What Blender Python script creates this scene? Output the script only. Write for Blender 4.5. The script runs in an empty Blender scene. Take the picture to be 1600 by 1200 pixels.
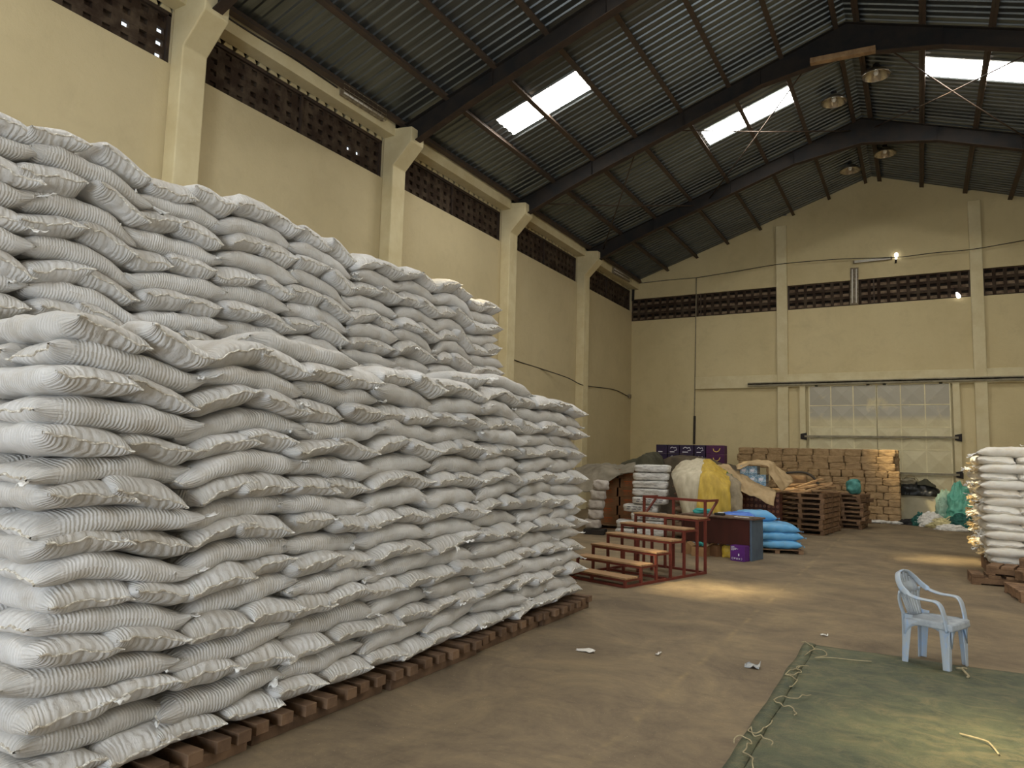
import bpy, math, random
import numpy as np
from math import sin, cos, pi, radians, sqrt, atan2
from mathutils import Vector, Matrix, noise

S = bpy.context.scene
COL = S.collection
RND = random.Random(11)

# ------------------------------------------------------------------ camera
YAW, PITCH, ROLL, FPX, CAMH = .519324, .1002622, .0268138, 1116.26, 1.75
_cy, _sy, _cp, _sp, _cr, _sr = cos(YAW), sin(YAW), cos(PITCH), sin(PITCH), cos(ROLL), sin(ROLL)
_r = Vector((_cy, _sy, 0)); _f = Vector((-_sy*_cp, _cy*_cp, _sp)); _u = Vector((_sy*_sp, -_cy*_sp, _cp))
CR = _cr*_r + _sr*_u; CU = -_sr*_r + _cr*_u; CF = _f; CC = Vector((0, 0, CAMH))
cam = bpy.data.cameras.new('camera'); camo = bpy.data.objects.new('camera', cam); COL.objects.link(camo)
cam.sensor_fit = 'HORIZONTAL'; cam.sensor_width = 36.0; cam.lens = FPX/1600*36; cam.clip_end = 200; cam.clip_start = .05
camo.matrix_world = Matrix(((CR.x, CU.x, -CF.x, 0), (CR.y, CU.y, -CF.y, 0), (CR.z, CU.z, -CF.z, CAMH), (0, 0, 0, 1)))
S.camera = camo
def P(x, y, X=None, Y=None, Z=None):
    """the point of the hall seen at a photo pixel, on one plane"""
    d = CF + CR*((x-800)/FPX) - CU*((y-600)/FPX)
    t = X/d.x if X is not None else Y/d.y if Y is not None else (Z-CAMH)/d.z
    return CC + d*t
def px(p):
    v = Vector(p)-CC; w = v.dot(CF)
    return (800+FPX*v.dot(CR)/w, 600-FPX*v.dot(CU)/w) if w > .01 else (-9999, -9999)

# ------------------------------------------------------------------ exposure, sky, sun, daylight at the doorway
S.view_settings.view_transform = 'Standard'; S.view_settings.look = 'None'
S.view_settings.exposure = 0.0; S.view_settings.gamma = 1.0; S.view_settings.use_curve_mapping = False
W = bpy.data.worlds.new('sky'); S.world = W; W.use_nodes = True
bg = W.node_tree.nodes['Background']; bg.inputs[0].default_value = (.80, .90, 1.0, 1); bg.inputs[1].default_value = 1.6
def lamp(kind, name, energy, color, loc=(0,0,0), direction=None, **kw):
    l = bpy.data.lights.new(name, kind); l.energy = energy; l.color = color
    for k, v in kw.items(): setattr(l, k, v)
    o = bpy.data.objects.new(name, l); COL.objects.link(o); o.location = loc
    if direction is not None: o.rotation_euler = Vector(direction).to_track_quat('-Z', 'Y').to_euler()
    return o
SUN_DIR = Vector((.45, .64, -1.0))
lamp('SUN', 'sun', 20.0, (1.0, .82, .47), direction=SUN_DIR, angle=radians(5.0))
# open gateway behind the photographer: soft sky light
lamp('AREA', 'gateway_daylight', 900, (.82, .91, 1.0), (-1.1, -8.3, 2.5), (.0, 1, .02), shape='RECTANGLE', size=4.6, size_y=4.6)
lamp('AREA', 'side_gateway_daylight', 45, (1.0, .97, .92), (7.6, 3.0, 2.4), (-1, .12, .0), shape='RECTANGLE', size=4.4, size_y=4.2)
SKY_E = 30.0     # brightness of the translucent roof lights

# ------------------------------------------------------------------ materials
def nn(t, typ, **kw):
    n = t.nodes.new(typ)
    for k, v in kw.items():
        if k.startswith('i_'): n.inputs[int(k[2:])].default_value = v
        else: setattr(n, k, v)
    return n
def ramp(t, fac, stops):
    r = nn(t, 'ShaderNodeValToRGB'); e = r.color_ramp.elements
    while len(e) < len(stops): e.new(.5)
    for el, (p, c) in zip(e, stops):
        el.position = p; el.color = (*c, 1) if len(c) == 3 else c
    t.links.new(fac, r.inputs[0]); return r.outputs[0]
def mathn(t, op, a, b=None):
    m = nn(t, 'ShaderNodeMath', operation=op)
    for i, v in enumerate((a, b)):
        if v is None: continue
        if isinstance(v, (int, float)): m.inputs[i].default_value = v
        else: t.links.new(v, m.inputs[i])
    return m.outputs[0]
def mixc(t, fac, a, b, blend='MIX'):
    m = nn(t, 'ShaderNodeMix', data_type='RGBA', blend_type=blend)
    for i, v in ((0, fac), (6, a), (7, b)):
        if isinstance(v, (int, float)): m.inputs[i].default_value = v
        elif isinstance(v, tuple): m.inputs[i].default_value = (*v, 1)
        else: t.links.new(v, m.inputs[i])
    return m.outputs[2]
def newmat(name):
    m = bpy.data.materials.new(name); m.use_nodes = True
    t = m.node_tree; return m, t, t.nodes['Principled BSDF']
def noise_tex(t, vec, scale, detail=5, rough=.6, dist=0.0):
    n = nn(t, 'ShaderNodeTexNoise'); n.inputs['Scale'].default_value = scale; n.inputs['Detail'].default_value = detail
    n.inputs['Roughness'].default_value = rough; n.inputs['Distortion'].default_value = dist
    t.links.new(vec, n.inputs['Vector']); return n.outputs['Fac']
def mapping(t, vec, scale=(1,1,1), rot=(0,0,0)):
    m = nn(t, 'ShaderNodeMapping'); m.inputs['Scale'].default_value = scale; m.inputs['Rotation'].default_value = rot
    t.links.new(vec, m.inputs['Vector']); return m.outputs[0]
def bump(t, b, h, strength=.4, dist=.01):
    n = nn(t, 'ShaderNodeBump'); n.inputs['Strength'].default_value = strength; n.inputs['Distance'].default_value = dist
    t.links.new(h, n.inputs['Height']); t.links.new(n.outputs[0], b.inputs['Normal'])
def pm(name, c1, c2=None, scale=4, rough=.8, metal=0.0, bmp=.0, bscale=30, stretch=(1,1,1), lo=.35, hi=.65, orand=0.0, spec=.3, bdist=.01):
    """procedural two-tone surface"""
    m, t, b = newmat(name)
    tc = nn(t, 'ShaderNodeTexCoord'); v = mapping(t, tc.outputs['Object'], stretch)
    col = ramp(t, noise_tex(t, v, scale), [(lo, c1), (hi, c2 or tuple(x*.8 for x in c1))])
    if orand:
        oi = nn(t, 'ShaderNodeObjectInfo')
        k = mathn(t, 'ADD', mathn(t, 'MULTIPLY', oi.outputs['Random'], 2*orand), 1-orand)
        cb = nn(t, 'ShaderNodeCombineColor')
        for i in range(3): t.links.new(k, cb.inputs[i])
        col = mixc(t, 1.0, col, cb.outputs[0], 'MULTIPLY')
    t.links.new(col, b.inputs['Base Color'])
    b.inputs['Roughness'].default_value = rough; b.inputs['Metallic'].default_value = metal; b.inputs['Specular IOR Level'].default_value = spec
    if bmp: bump(t, b, noise_tex(t, v, bscale, 6), bmp, bdist)
    return m
M = {}
def wall_mat(name, ca, cb, cdirt):
    m, t, b = newmat(name); tc = nn(t, 'ShaderNodeTexCoord'); v = tc.outputs['Object']
    base = ramp(t, noise_tex(t, v, .35, 6, .65), [(.35, ca), (.65, cb)])
    blot = noise_tex(t, v, 1.7, 8, .72, .4)
    streak = noise_tex(t, mapping(t, v, (5, 5, .25)), 1.0, 6, .7)
    d = mathn(t, 'MULTIPLY', ramp(t, blot, [(.50, (0,0,0)), (.78, (1,1,1))]), .40)
    s = mathn(t, 'MULTIPLY', ramp(t, streak, [(.52, (0,0,0)), (.80, (1,1,1))]), .16)
    col = mixc(t, mathn(t, 'MAXIMUM', d, s), base, cdirt)
    t.links.new(col, b.inputs['Base Color']); b.inputs['Roughness'].default_value = .85; b.inputs['Specular IOR Level'].default_value = .2
    bump(t, b, noise_tex(t, v, 9, 8, .7), .25, .03); return m
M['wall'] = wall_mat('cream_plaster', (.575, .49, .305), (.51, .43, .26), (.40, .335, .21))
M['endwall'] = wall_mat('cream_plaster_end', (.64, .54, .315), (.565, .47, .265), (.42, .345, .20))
M['trim'] = pm('cream_trim', (.68, .60, .38), (.60, .51, .30), 2.2, .85, bmp=.2, bscale=14)
def floor_mat():
    m, t, b = newmat('dusty_concrete'); tc = nn(t, 'ShaderNodeTexCoord'); v = tc.outputs['Object']
    base = ramp(t, noise_tex(t, v, 1.1, 9, .74, .5), [(.34, (.126, .096, .063)), (.50, (.188, .142, .089)), (.68, (.262, .199, .114))])
    scuff = noise_tex(t, mapping(t, v, (1.2, 4.5, 1), (0, 0, .5)), 1.6, 8, .75, .6)
    col = mixc(t, mathn(t, 'MULTIPLY', ramp(t, scuff, [(.52, (0,0,0)), (.72, (1,1,1))]), .55), base, (.105, .078, .052))
    fine = noise_tex(t, v, 22, 6, .8)
    col = mixc(t, mathn(t, 'MULTIPLY', ramp(t, fine, [(.56, (0,0,0)), (.75, (1,1,1))]), .35), col, (.36, .26, .145))
    sx = nn(t, 'ShaderNodeSeparateXYZ'); t.links.new(v, sx.inputs[0])
    wob = mathn(t, 'MULTIPLY', noise_tex(t, v, 1.1, 4), .10)
    for xc in (-1.72,):
        d = mathn(t, 'ABSOLUTE', mathn(t, 'SUBTRACT', mathn(t, 'ADD', sx.outputs[0], wob), xc+.05))
        ln = ramp(t, d, [(.0, (1,1,1)), (.045, (0,0,0))])
        pt = ramp(t, noise_tex(t, v, 2.3, 5, .7), [(.46, (0,0,0)), (.60, (1,1,1))])
        col = mixc(t, mathn(t, 'MULTIPLY', mathn(t, 'MULTIPLY', ln, pt), .4), col, (.36, .27, .13))
    spk = ramp(t, noise_tex(t, v, 75, 2, .5), [(.70, (0,0,0)), (.74, (1,1,1))])
    col = mixc(t, mathn(t, 'MULTIPLY', spk, .6), col, (.50, .42, .28))
    t.links.new(col, b.inputs['Base Color']); b.inputs['Roughness'].default_value = .78; b.inputs['Specular IOR Level'].default_value = .25
    bump(t, b, noise_tex(t, v, 14, 8, .7), .25, .012); return m
M['floor'] = floor_mat()
M['roof'] = pm('roof_sheet', (.20, .22, .225), (.13, .145, .15), 1.2, .34, .8, stretch=(.4, 6, .4), spec=.4)
M['steel'] = pm('dark_steel', (.014, .014, .015), (.028, .022, .018), 2.5, .75, .0, bmp=.1, bscale=20)
M['purlin'] = pm('rusty_purlin', (.062, .048, .038), (.088, .060, .042), 3, .7, .1, bmp=.15, bscale=25)
M['rust'] = pm('rust_flange', (.060, .038, .026), (.034, .025, .020), 4, .8, 0, bmp=.2, bscale=30)
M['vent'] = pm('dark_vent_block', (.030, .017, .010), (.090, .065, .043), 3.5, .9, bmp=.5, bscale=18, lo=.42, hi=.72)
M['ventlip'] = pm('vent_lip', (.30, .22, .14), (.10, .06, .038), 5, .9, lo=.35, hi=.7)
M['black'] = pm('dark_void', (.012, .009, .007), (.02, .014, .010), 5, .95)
M['wood'] = pm('pallet_wood', (.255, .152, .083), (.130, .075, .042), 6, .85, bmp=.3, bscale=20, stretch=(1, 1, 1), orand=.22)
M['wooddark'] = pm('dark_pallet_wood', (.185, .112, .064), (.095, .056, .033), 6, .85, bmp=.3, bscale=20, orand=.22)
M['woodlight'] = pm('pale_wood', (.36, .235, .125), (.22, .135, .07), 6, .85, bmp=.3, bscale=20, orand=.2)
M['wire'] = pm('dark_cable', (.03, .025, .02), (.05, .04, .03), 10, .6)
M['conduit'] = pm('grey_conduit', (.30, .26, .17), (.20, .17, .11), 6, .6)
def skylight_mat():
    m, t, b = newmat('translucent_roof_sheet'); t.nodes.remove(b)
    e = nn(t, 'ShaderNodeEmission'); e.inputs[0].default_value = (1.0, .965, .89, 1); e.inputs[1].default_value = SKY_E
    tr = nn(t, 'ShaderNodeBsdfTransparent'); tr.inputs[0].default_value = (.55, .55, .55, 1)
    a = nn(t, 'ShaderNodeAddShader'); t.links.new(e.outputs[0], a.inputs[0]); t.links.new(tr.outputs[0], a.inputs[1])
    t.links.new(a.outputs[0], t.nodes['Material Output'].inputs[0]); return m
M['skylight'] = skylight_mat()

# ------------------------------------------------------------------ mesh helpers
class MB:
    def __init__(s): s.v = []; s.f = []; s.m = []
    def add(s, vs, fs, mi=0):
        k = len(s.v); s.v += [tuple(p) for p in vs]; s.f += [tuple(i+k for i in f) for f in fs]; s.m += [mi]*len(fs); return s
    def box(s, lo, hi, mi=0):
        x0, y0, z0 = lo; x1, y1, z1 = hi
        return s.add([(x0,y0,z0),(x1,y0,z0),(x1,y1,z0),(x0,y1,z0),(x0,y0,z1),(x1,y0,z1),(x1,y1,z1),(x0,y1,z1)],
                     [(0,3,2,1),(4,5,6,7),(0,1,5,4),(1,2,6,5),(2,3,7,6),(3,0,4,7)], mi)
    def beam(s, a, b, w, h, up=(0,0,1), mi=0):
        a = Vector(a); b = Vector(b); d = (b-a).normalized(); up = Vector(up)
        x = d.cross(up)
        if x.length < 1e-4: x = d.cross(Vector((0, 1, 0)))
        x.normalize(); z = x.cross(d).normalized(); q = []
        for p in (a, b):
            for sx, sz in ((-1,-1),(1,-1),(1,1),(-1,1)): q.append(p + x*(sx*w/2) + z*(sz*h/2))
        return s.add(q, [(3,2,1,0),(4,5,6,7),(0,1,5,4),(1,2,6,5),(2,3,7,6),(3,0,4,7)], mi)
    def prism(s, poly, d, mi=0):
        n = len(poly); d = Vector(d); vs = [Vector(p) for p in poly]+[Vector(p)+d for p in poly]
        return s.add(vs, [tuple(range(n-1,-1,-1)), tuple(range(n, 2*n))]+[(i,(i+1)%n,(i+1)%n+n,i+n) for i in range(n)], mi)
    def tube(s, pts, r, n=8, mi=0, flat=1.0, up=(0,0,1)):
        pts = [Vector(p) for p in pts]; vs = []; fs = []
        for i, p in enumerate(pts):
            d = (pts[min(i+1, len(pts)-1)]-pts[max(i-1, 0)]).normalized(); u = Vector(up)
            x = d.cross(u)
            if x.length < 1e-3: x = d.cross(Vector((1, .2, 0)))
            x.normalize(); z = x.cross(d)
            rr = r[i] if isinstance(r, (list, tuple)) else r
            for k in range(n): a = 2*pi*k/n; vs.append(p + x*(cos(a)*rr) + z*(sin(a)*rr*flat))
        for i in range(len(pts)-1):
            for k in range(n): fs.append((i*n+k, (i+1)*n+k, (i+1)*n+(k+1)%n, i*n+(k+1)%n))
        fs.append(tuple(range(n))); fs.append(tuple(range(len(vs)-1, len(vs)-n-1, -1)))
        return s.add(vs, fs, mi)
    def disc_stack(s, prof, n=24, mi=0, c=(0,0,0)):
        """lathe round z"""
        vs = []; fs = []
        for r, z in prof:
            for k in range(n): a = 2*pi*k/n; vs.append((c[0]+r*cos(a), c[1]+r*sin(a), c[2]+z))
        for i in range(len(prof)-1):
            for k in range(n): fs.append((i*n+k, i*n+(k+1)%n, (i+1)*n+(k+1)%n, (i+1)*n+k))
        return s.add(vs, fs, mi)
    def grid(s, g, mi=0):
        """g: (nu, nv, 3) array"""
        nu, nv = len(g), len(g[0])
        vs = [tuple(g[i][j]) for i in range(nu) for j in range(nv)]
        return s.add(vs, [(i*nv+j, (i+1)*nv+j, (i+1)*nv+j+1, i*nv+j+1) for i in range(nu-1) for j in range(nv-1)], mi)
def world_of(o):
    m = o.matrix_basis.copy()
    return m if o.parent is None else world_of(o.parent) @ o.matrix_parent_inverse @ m
def put(name, mesh, parent=None, world=True):
    o = bpy.data.objects.new(name, mesh); COL.objects.link(o)
    if parent is not None:
        o.parent = parent
        if world: o.matrix_parent_inverse = world_of(parent).inverted()
    return o
def obj(name, mb, mats, parent=None, world=True, smooth=False, bevel=0, solid=0):
    me = bpy.data.meshes.new(name); me.from_pydata(mb.v, [], mb.f)
    mats = mats if isinstance(mats, (list, tuple)) else [mats]
    for m in mats: me.materials.append(m)
    if len(mats) > 1: me.polygons.foreach_set('material_index', mb.m)
    if smooth: me.polygons.foreach_set('use_smooth', [True]*len(mb.f))
    me.update(); o = put(name, me, parent, world)
    if solid:
        md = o.modifiers.new('thickness', 'SOLIDIFY'); md.thickness = solid; md.offset = 0
    if bevel:
        md = o.modifiers.new('edge', 'BEVEL'); md.width = bevel; md.segments = 2; md.limit_method = 'ANGLE'
    return o
def tag(o, label, cat, group=None, kind=None):
    o['label'] = label; o['category'] = cat
    if group: o['group'] = group
    if kind: o['kind'] = kind
    return o
def thing(name, label, cat, loc=(0,0,0), rz=0, group=None):
    o = bpy.data.objects.new(name, None); COL.objects.link(o); o.location = loc; o.rotation_euler = (0, 0, rz); o.empty_display_size = .1
    return tag(o, label, cat, group)
def struct(name, mb, m, label=None, cat=None, parent=None, **kw):
    o = obj(name, mb, m, parent, **kw)
    if parent is None:
        o['kind'] = 'structure'
        if label: o['label'] = label
        if cat: o['category'] = cat
    return o
def children(o): return [c for c in S.objects if c.parent == o]
def dup(src, kids, loc, rz=0, label=None):
    r = src.copy(); COL.objects.link(r); r.location = loc; r.rotation_euler = (0, 0, rz) if not isinstance(rz, tuple) else rz
    if label: r['label'] = label
    for k in kids:
        c = k.copy(); COL.objects.link(c); c.parent = r
    return r
ORD = 'zeroth first second third fourth fifth sixth seventh eighth ninth tenth eleventh twelfth thirteenth fourteenth fifteenth sixteenth seventeenth eighteenth nineteenth twentieth'.split()

# ------------------------------------------------------------------ the hall
XL, XR, YB, YE = -10.33, 7.85, -8.6, 28.0
RX, RZ, SL = -1.25, 12.17, .337
def roofz(x): return RZ - SL*abs(x-RX)
mb = MB(); mb.box((XL-.3, YB-.3, -.12), (XR+.3, YE+.3, 0)); struct('floor', mb, M['floor'], 'dusty brown concrete warehouse floor', 'floor')
PIL = [-3.3+5.27*i-.55 for i in range(6)]        # near edges of the wall columns
PIL = [1.43-5.27-.02, 1.43, 6.70, 11.95, 17.20, 22.47]
PW = .45; PD = .30
# long wall beside the stacks, with a vent strip between every two columns
VB, VT = 7.88, 8.72
mb = MB(); mb.box((XL-.25, YB, 0), (XL, YE, VB)); mb.box((XL-.25, YB, 8.92), (XL, YE, 9.60))
for i, y in enumerate([YB-1]+PIL+[YE-.05]):
    mb.box((XL-.25, y, VB), (XL, y+PW, 8.92))
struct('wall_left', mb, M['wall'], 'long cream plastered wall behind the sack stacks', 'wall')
mb = MB(); mb.box((XL, YB, 8.80), (XL+.30, YE, 9.20)); struct('trim_1', mb, M['trim'], 'cream concrete ring beam along the top of the long wall', 'beam')
for i, y in enumerate(PIL):
    mb = MB(); x0, x1, x2 = XL, XL+PD, XL+PD+.48
    prof = [(x0, 0), (x1, 0), (x1, 8.12), (x2, 8.60), (x2, 8.93), (x1, 8.98), (x1, 9.15), (x0, 9.15)]
    mb.prism([(x, y, z) for x, z in prof], (0, PW, 0))
    o = struct('wall_column', mb, M['trim'], 'cream concrete column with bracket head, %s along the long wall' % ORD[i+1], 'column', bevel=.02)
# vents of the long wall: block screen with recessed holes, frame, toothed top course
def vent_left(y0, y1, open_holes=()):
    root = thing('vent_panel', 'dark brown ventilation block strip high on the long wall, bay %s' % ORD[1+int((y0+8)//5.27)], 'vent', (XL, y0, VB)); root['kind'] = 'structure'
    x = XL-.10; m = MB(); rows, n = 4, int((y1-y0)/.27); ch = (VT-VB)/rows; cw = (y1-y0)/n
    for r_ in range(rows+1): m.box((x-.08, y0, VB+r_*ch-.055), (x, y1, VB+r_*ch+.055))
    for c in range(n+1): m.box((x-.08, y0+c*cw-.08, VB), (x-.003, y0+c*cw+.08, VT))
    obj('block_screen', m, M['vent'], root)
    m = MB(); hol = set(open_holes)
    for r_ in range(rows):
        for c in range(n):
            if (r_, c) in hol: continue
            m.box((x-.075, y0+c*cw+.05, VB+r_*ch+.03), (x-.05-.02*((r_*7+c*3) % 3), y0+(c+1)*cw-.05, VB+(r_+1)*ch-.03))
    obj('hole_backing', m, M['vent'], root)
    m = MB()
    for yy in (y0+.03, (y0+y1)/2, y1-.03): m.box((x, yy-.025, VB), (x+.05, yy+.025, VT))
    m.box((x, y0, VT-.03), (x+.05, y1, VT+.03)); m.box((x, y0, VB), (x+.05, y1, VB+.035)); obj('steel_frame', m, M['rust'], root)
    m = MB(); k = int((y1-y0)/.24)
    for c in range(k):
        yc = y0+(c+.5)*(y1-y0)/k
        m.prism([(x-.06, yc-.10, VT+.03), (x-.06, yc+.10, VT+.03), (x-.06, yc+.03, VT+.17), (x-.06, yc-.03, VT+.17)], (.13, 0, 0))
    obj('toothed_course', m, M['trim'], root)
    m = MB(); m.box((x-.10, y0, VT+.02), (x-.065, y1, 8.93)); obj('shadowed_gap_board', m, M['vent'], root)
EDG = PIL+[YE]
for i in range(len(PIL)):
    y0 = PIL[i]+PW; y1 = PIL[i+1] if i+1 < len(PIL) else YE-.12
    op = ()
    if i == 2: op = ((1, 13), (1, 14))
    if i == 1: op = ((0, 16), (1, 16), (2, 16), (1, 14))
    vent_left(y0, y1, op)
# gable wall at the far end
mb = MB()
g = lambda x: roofz(x)-.06
for (x0, x1) in ((XL-.3, -4.55), (-4.17, 1.62), (1.98, XR+.3)):
    mb.box((x0, YE, 0), (x1, YE+.25, 7.47)); 
    xs = sorted([x0, x1]+([RX] if x0 < RX < x1 else []))
    mb.prism([(x0, YE, 8.40), (x1, YE, 8.40)]+[(x, YE, g(x)+.12) for x in reversed(xs)], (0, .25, 0))
for x0, x1 in ((-4.55, -4.17), (1.62, 1.98)):
    mb.box((x0, YE, 0), (x1, YE+.25, g((x0+x1)/2)+.06))
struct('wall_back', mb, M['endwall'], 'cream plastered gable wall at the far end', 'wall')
for k, (x0, x1) in enumerate(((-4.55, -4.17), (1.62, 1.98))):
    mb = MB(); mb.box((x0, YE-.16, 0), (x1, YE, g((x0+x1)/2)-.35))
    struct('wall_column', mb, M['trim'], ('slim cream column on the gable wall, beside the purple cartons' , 'slim cream column on the gable wall, beyond the sliding gate')[k], 'column', bevel=.015)
mb = MB(); mb.box((-7.62, YE-.14, 4.55), (XR, YE, 5.03)); struct('trim_2', mb, M['trim'], 'cream lintel beam across the gable wall above the gate', 'beam', bevel=.015)
for k, (x0, x1) in enumerate(((XL-.02, -4.55), (-4.17, 1.62), (1.98, XR))):
    root = thing('vent_panel', 'dark ventilation block strip on the gable wall, %s' % ('by the corner', 'above the sliding gate', 'beyond the far column')[k], 'vent', (x0, YE, 7.47)); root['kind'] = 'structure'
    m = MB(); lip = MB(); back = MB(); n = int((x1-x0)/.30); cw = (x1-x0)/n; ch = .93/3
    for r_ in range(4): m.box((x0, YE+.06, 7.47+r_*ch-.05), (x1, YE+.16, 7.47+r_*ch+.05))
    for c in range(n+1): m.box((max(x0, x0+c*cw-.05), YE+.062, 7.47), (min(x1, x0+c*cw+.05), YE+.16, 8.40))
    for r_ in range(3):
        for c in range(n):
            zb = 7.47+r_*ch+.05
            lip.prism([(x0+c*cw+.05, YE+.075, zb), (x0+c*cw+.05, YE+.15, zb), (x0+c*cw+.05, YE+.15, zb+.12)], (cw-.1, 0, 0))
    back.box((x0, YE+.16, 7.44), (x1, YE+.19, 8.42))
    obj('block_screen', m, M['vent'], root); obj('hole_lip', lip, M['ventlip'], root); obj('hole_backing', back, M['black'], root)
    m = MB()
    for xx in [x0+.02, (x0+x1)/2, x1-.02]: m.box((xx-.02, YE+.03, 7.47), (xx+.02, YE+.062, 8.40))
    obj('steel_frame', m, M['purlin'], root)
# wall beside and behind the photographer (gateways left open)
mb = MB(); mb.box((XR, YB, 0), (XR+.25, .8, 9.2)); mb.box((XR, 5.2, 0), (XR+.25, YE, 9.2)); mb.box((XR, .8, 4.6), (XR+.25, 5.2, 9.2))
struct('wall_right', mb, M['wall'], 'cream plastered wall opposite the stacks with a wide gateway', 'wall')
mb = MB(); mb.box((XL, YB-.25, 0), (-3.5, YB, 9)); mb.box((1.3, YB-.25, 0), (XR, YB, 9)); mb.box((-3.5, YB-.25, 4.8), (1.3, YB, 9))
mb.prism([(XL, YB, 9), (XR, YB, 9), (XR, YB, 9.1), (RX, YB, RZ), (XL, YB, 9.1)], (0, -.25, 0))
struct('wall_front', mb, M['wall'], 'cream gable wall with the open gateway behind the photographer', 'wall')

# roof: ribbed sheets with translucent panels
SKY_L = [(-8.56, -6.50, 13.95), (-5.06, -2.77, 19.15), (-8.56, -6.50, 3.15), (-5.06, -2.77, 8.61), (-5.06, -2.77, -1.93), (-8.56, -6.50, -7.0)]
SKY_R = [(.29, 2.70, 19.15), (.29, 2.70, 8.61), (3.8, 6.2, 13.95), (3.8, 6.2, 3.41), (.29, 2.70, -1.93)]
SKW = .86
def ribs(y):
    """height of the sheet profile at y: trapezoid ribs"""
    return
PITCH_R = .215
prof = []
yy = YB-.3
while yy < YE+.3:
    prof += [(yy, 0), (yy+.13, 0), (yy+.15, -.030), (yy+.175, -.030), (yy+.195, 0)]; yy += PITCH_R
prof.append((yy, 0))
def slope_pt(x, y, dz): return (x, y, roofz(x)+dz)
def roof_side(name, xa, xb, skies, label):
    m = MB(); panels = [MB() for _ in skies]
    for i in range(len(prof)-1):
        (ya, da), (yb, db) = prof[i], prof[i+1]; ym = (ya+yb)/2
        cuts = [(s_[0], s_[1], k) for k, s_ in enumerate(skies) if s_[2] <= ym <= s_[2]+SKW]
        xs = [(xa, None)]; segs = []; x = xa
        for c in sorted(cuts): segs += [(x, c[0], None), (c[0], c[1], c[2])]; x = c[1]
        segs.append((x, xb, None))
        for (p, q, k) in segs:
            nx = max(1, int((q-p)/3)); 
            for j in range(nx):
                a = p+(q-p)*j/nx; b = p+(q-p)*(j+1)/nx
                (m if k is None else panels[k]).add([slope_pt(a, ya, da), slope_pt(b, ya, da), slope_pt(b, yb, db), slope_pt(a, yb, db)], [(0, 1, 2, 3)])
    struct(name, m, M['roof'], label, 'roof')
    return panels
pl = roof_side('ceiling', XL-.5, RX, SKY_L, 'dark ribbed metal roof slope over the sack stacks')
pr = roof_side('ceiling', RX, XR+.5, SKY_R, 'dark ribbed metal roof slope away from the stacks')
wn = 0
for lab, ps in (('over the stacks', pl), ('on the far slope', pr)):
    for k, p in enumerate(ps):
        wn += 1
        struct('window_%d' % wn, p, M['skylight'], 'bright white translucent roof light %s, %s of its slope' % (lab, ORD[k+1]), 'roof light')
# purlins
PUR_L = [-9.95, -8.80, -7.60, -6.38, -5.15, -3.95, -2.70, -1.48]; PUR_R = [-1.02, .28, 1.55, 2.80, 4.05, 5.30, 6.55, 7.5]
for k, x in enumerate(PUR_L+PUR_R):
    m = MB(); z = roofz(x)-.01; s_ = SL if x < RX else -SL
    m.beam((x, YB, z-.085), (x, YE+.02, z-.085), .065, .15, (-s_, 0, 1)); m.beam((x+.03, YB, z-.155), (x+.03, YE+.02, z-.155), .105, .018, (-s_, 0, 1))
    struct('purlin', m, M['purlin'], 'rusty steel purlin under the roof sheets, %s from the long wall' % ORD[k+1], 'purlin')
# portal rafters
RAFY = [y+PW/2 for y in PIL]
for k, y in enumerate(RAFY):
    r0 = thing('rafter', 'dark steel portal rafter spanning the hall, %s from the gateway' % ORD[k+1], 'rafter', (RX, y, RZ)); r0['kind'] = 'structure'
    for sgn in (-1, 1):
        xe = XL+PD-.12 if sgn < 0 else XR-.1
        topz = lambda x: roofz(x)-.17
        def dep(x):
            d = abs(x-RX); e = abs(x-xe)
            return .43 + max(0, .34*(1-d/1.9)) + max(0, .14*(1-e/2.2))
        xs = [xe+(RX-xe)*i/14 for i in range(15)]
        web = [(x, y-.008, topz(x)) for x in xs]+[(x, y-.008, topz(x)-dep(x)) for x in reversed(xs)]
        m = MB(); m.prism(web, (0, .016, 0))
        for a, b in zip(xs, xs[1:]):
            for dz, mi in ((lambda x: 0.0, 0), (dep, 1)):
                m.beam((a, y, topz(a)-dz(a)), (b, y, topz(b)-dz(b)), .19, .016, (0, 0, 1), mi)
        for x in (xs[0], xs[4], xs[8], xs[11]): m.box((x-.006, y-.09, topz(x)-dep(x)), (x+.006, y+.09, topz(x)))
        obj('rafter_half', m, [M['steel'], M['rust']], r0)
# cross bracing rods between two rafters
ya, yb = RAFY[4], RAFY[5]
def rod(x0, x1, lab):
    m = MB(); m.tube([(x0, ya, roofz(x0)-.38), ((x0+x1)/2, (ya+yb)/2, roofz((x0+x1)/2)-.42), (x1, yb, roofz(x1)-.38)], .018, 8)
    tag(obj('bracing_rod', m, M['purlin'], smooth=True), lab, 'bracing rod', 'roof bracing rods')
rod(-6.3, -9.45, 'thin bracing rod near the eaves slanting down to the far corner')
rod(-9.6, -6.25, 'thin bracing rod near the eaves slanting up to the ridge')
rod(-1.75, -5.75, 'thin steel bracing rod under the middle roof light, slanting down to the far rafter')
rod(-5.6, -1.55, 'thin steel bracing rod under the middle roof light, rising to the far rafter ridge')
rod(-.85, 2.9, 'thin steel bracing rod under the gable side roof light, slanting down to the far rafter')
rod(2.6, -.9, 'thin steel bracing rod under the gable side roof light, rising to the far rafter ridge')
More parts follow.
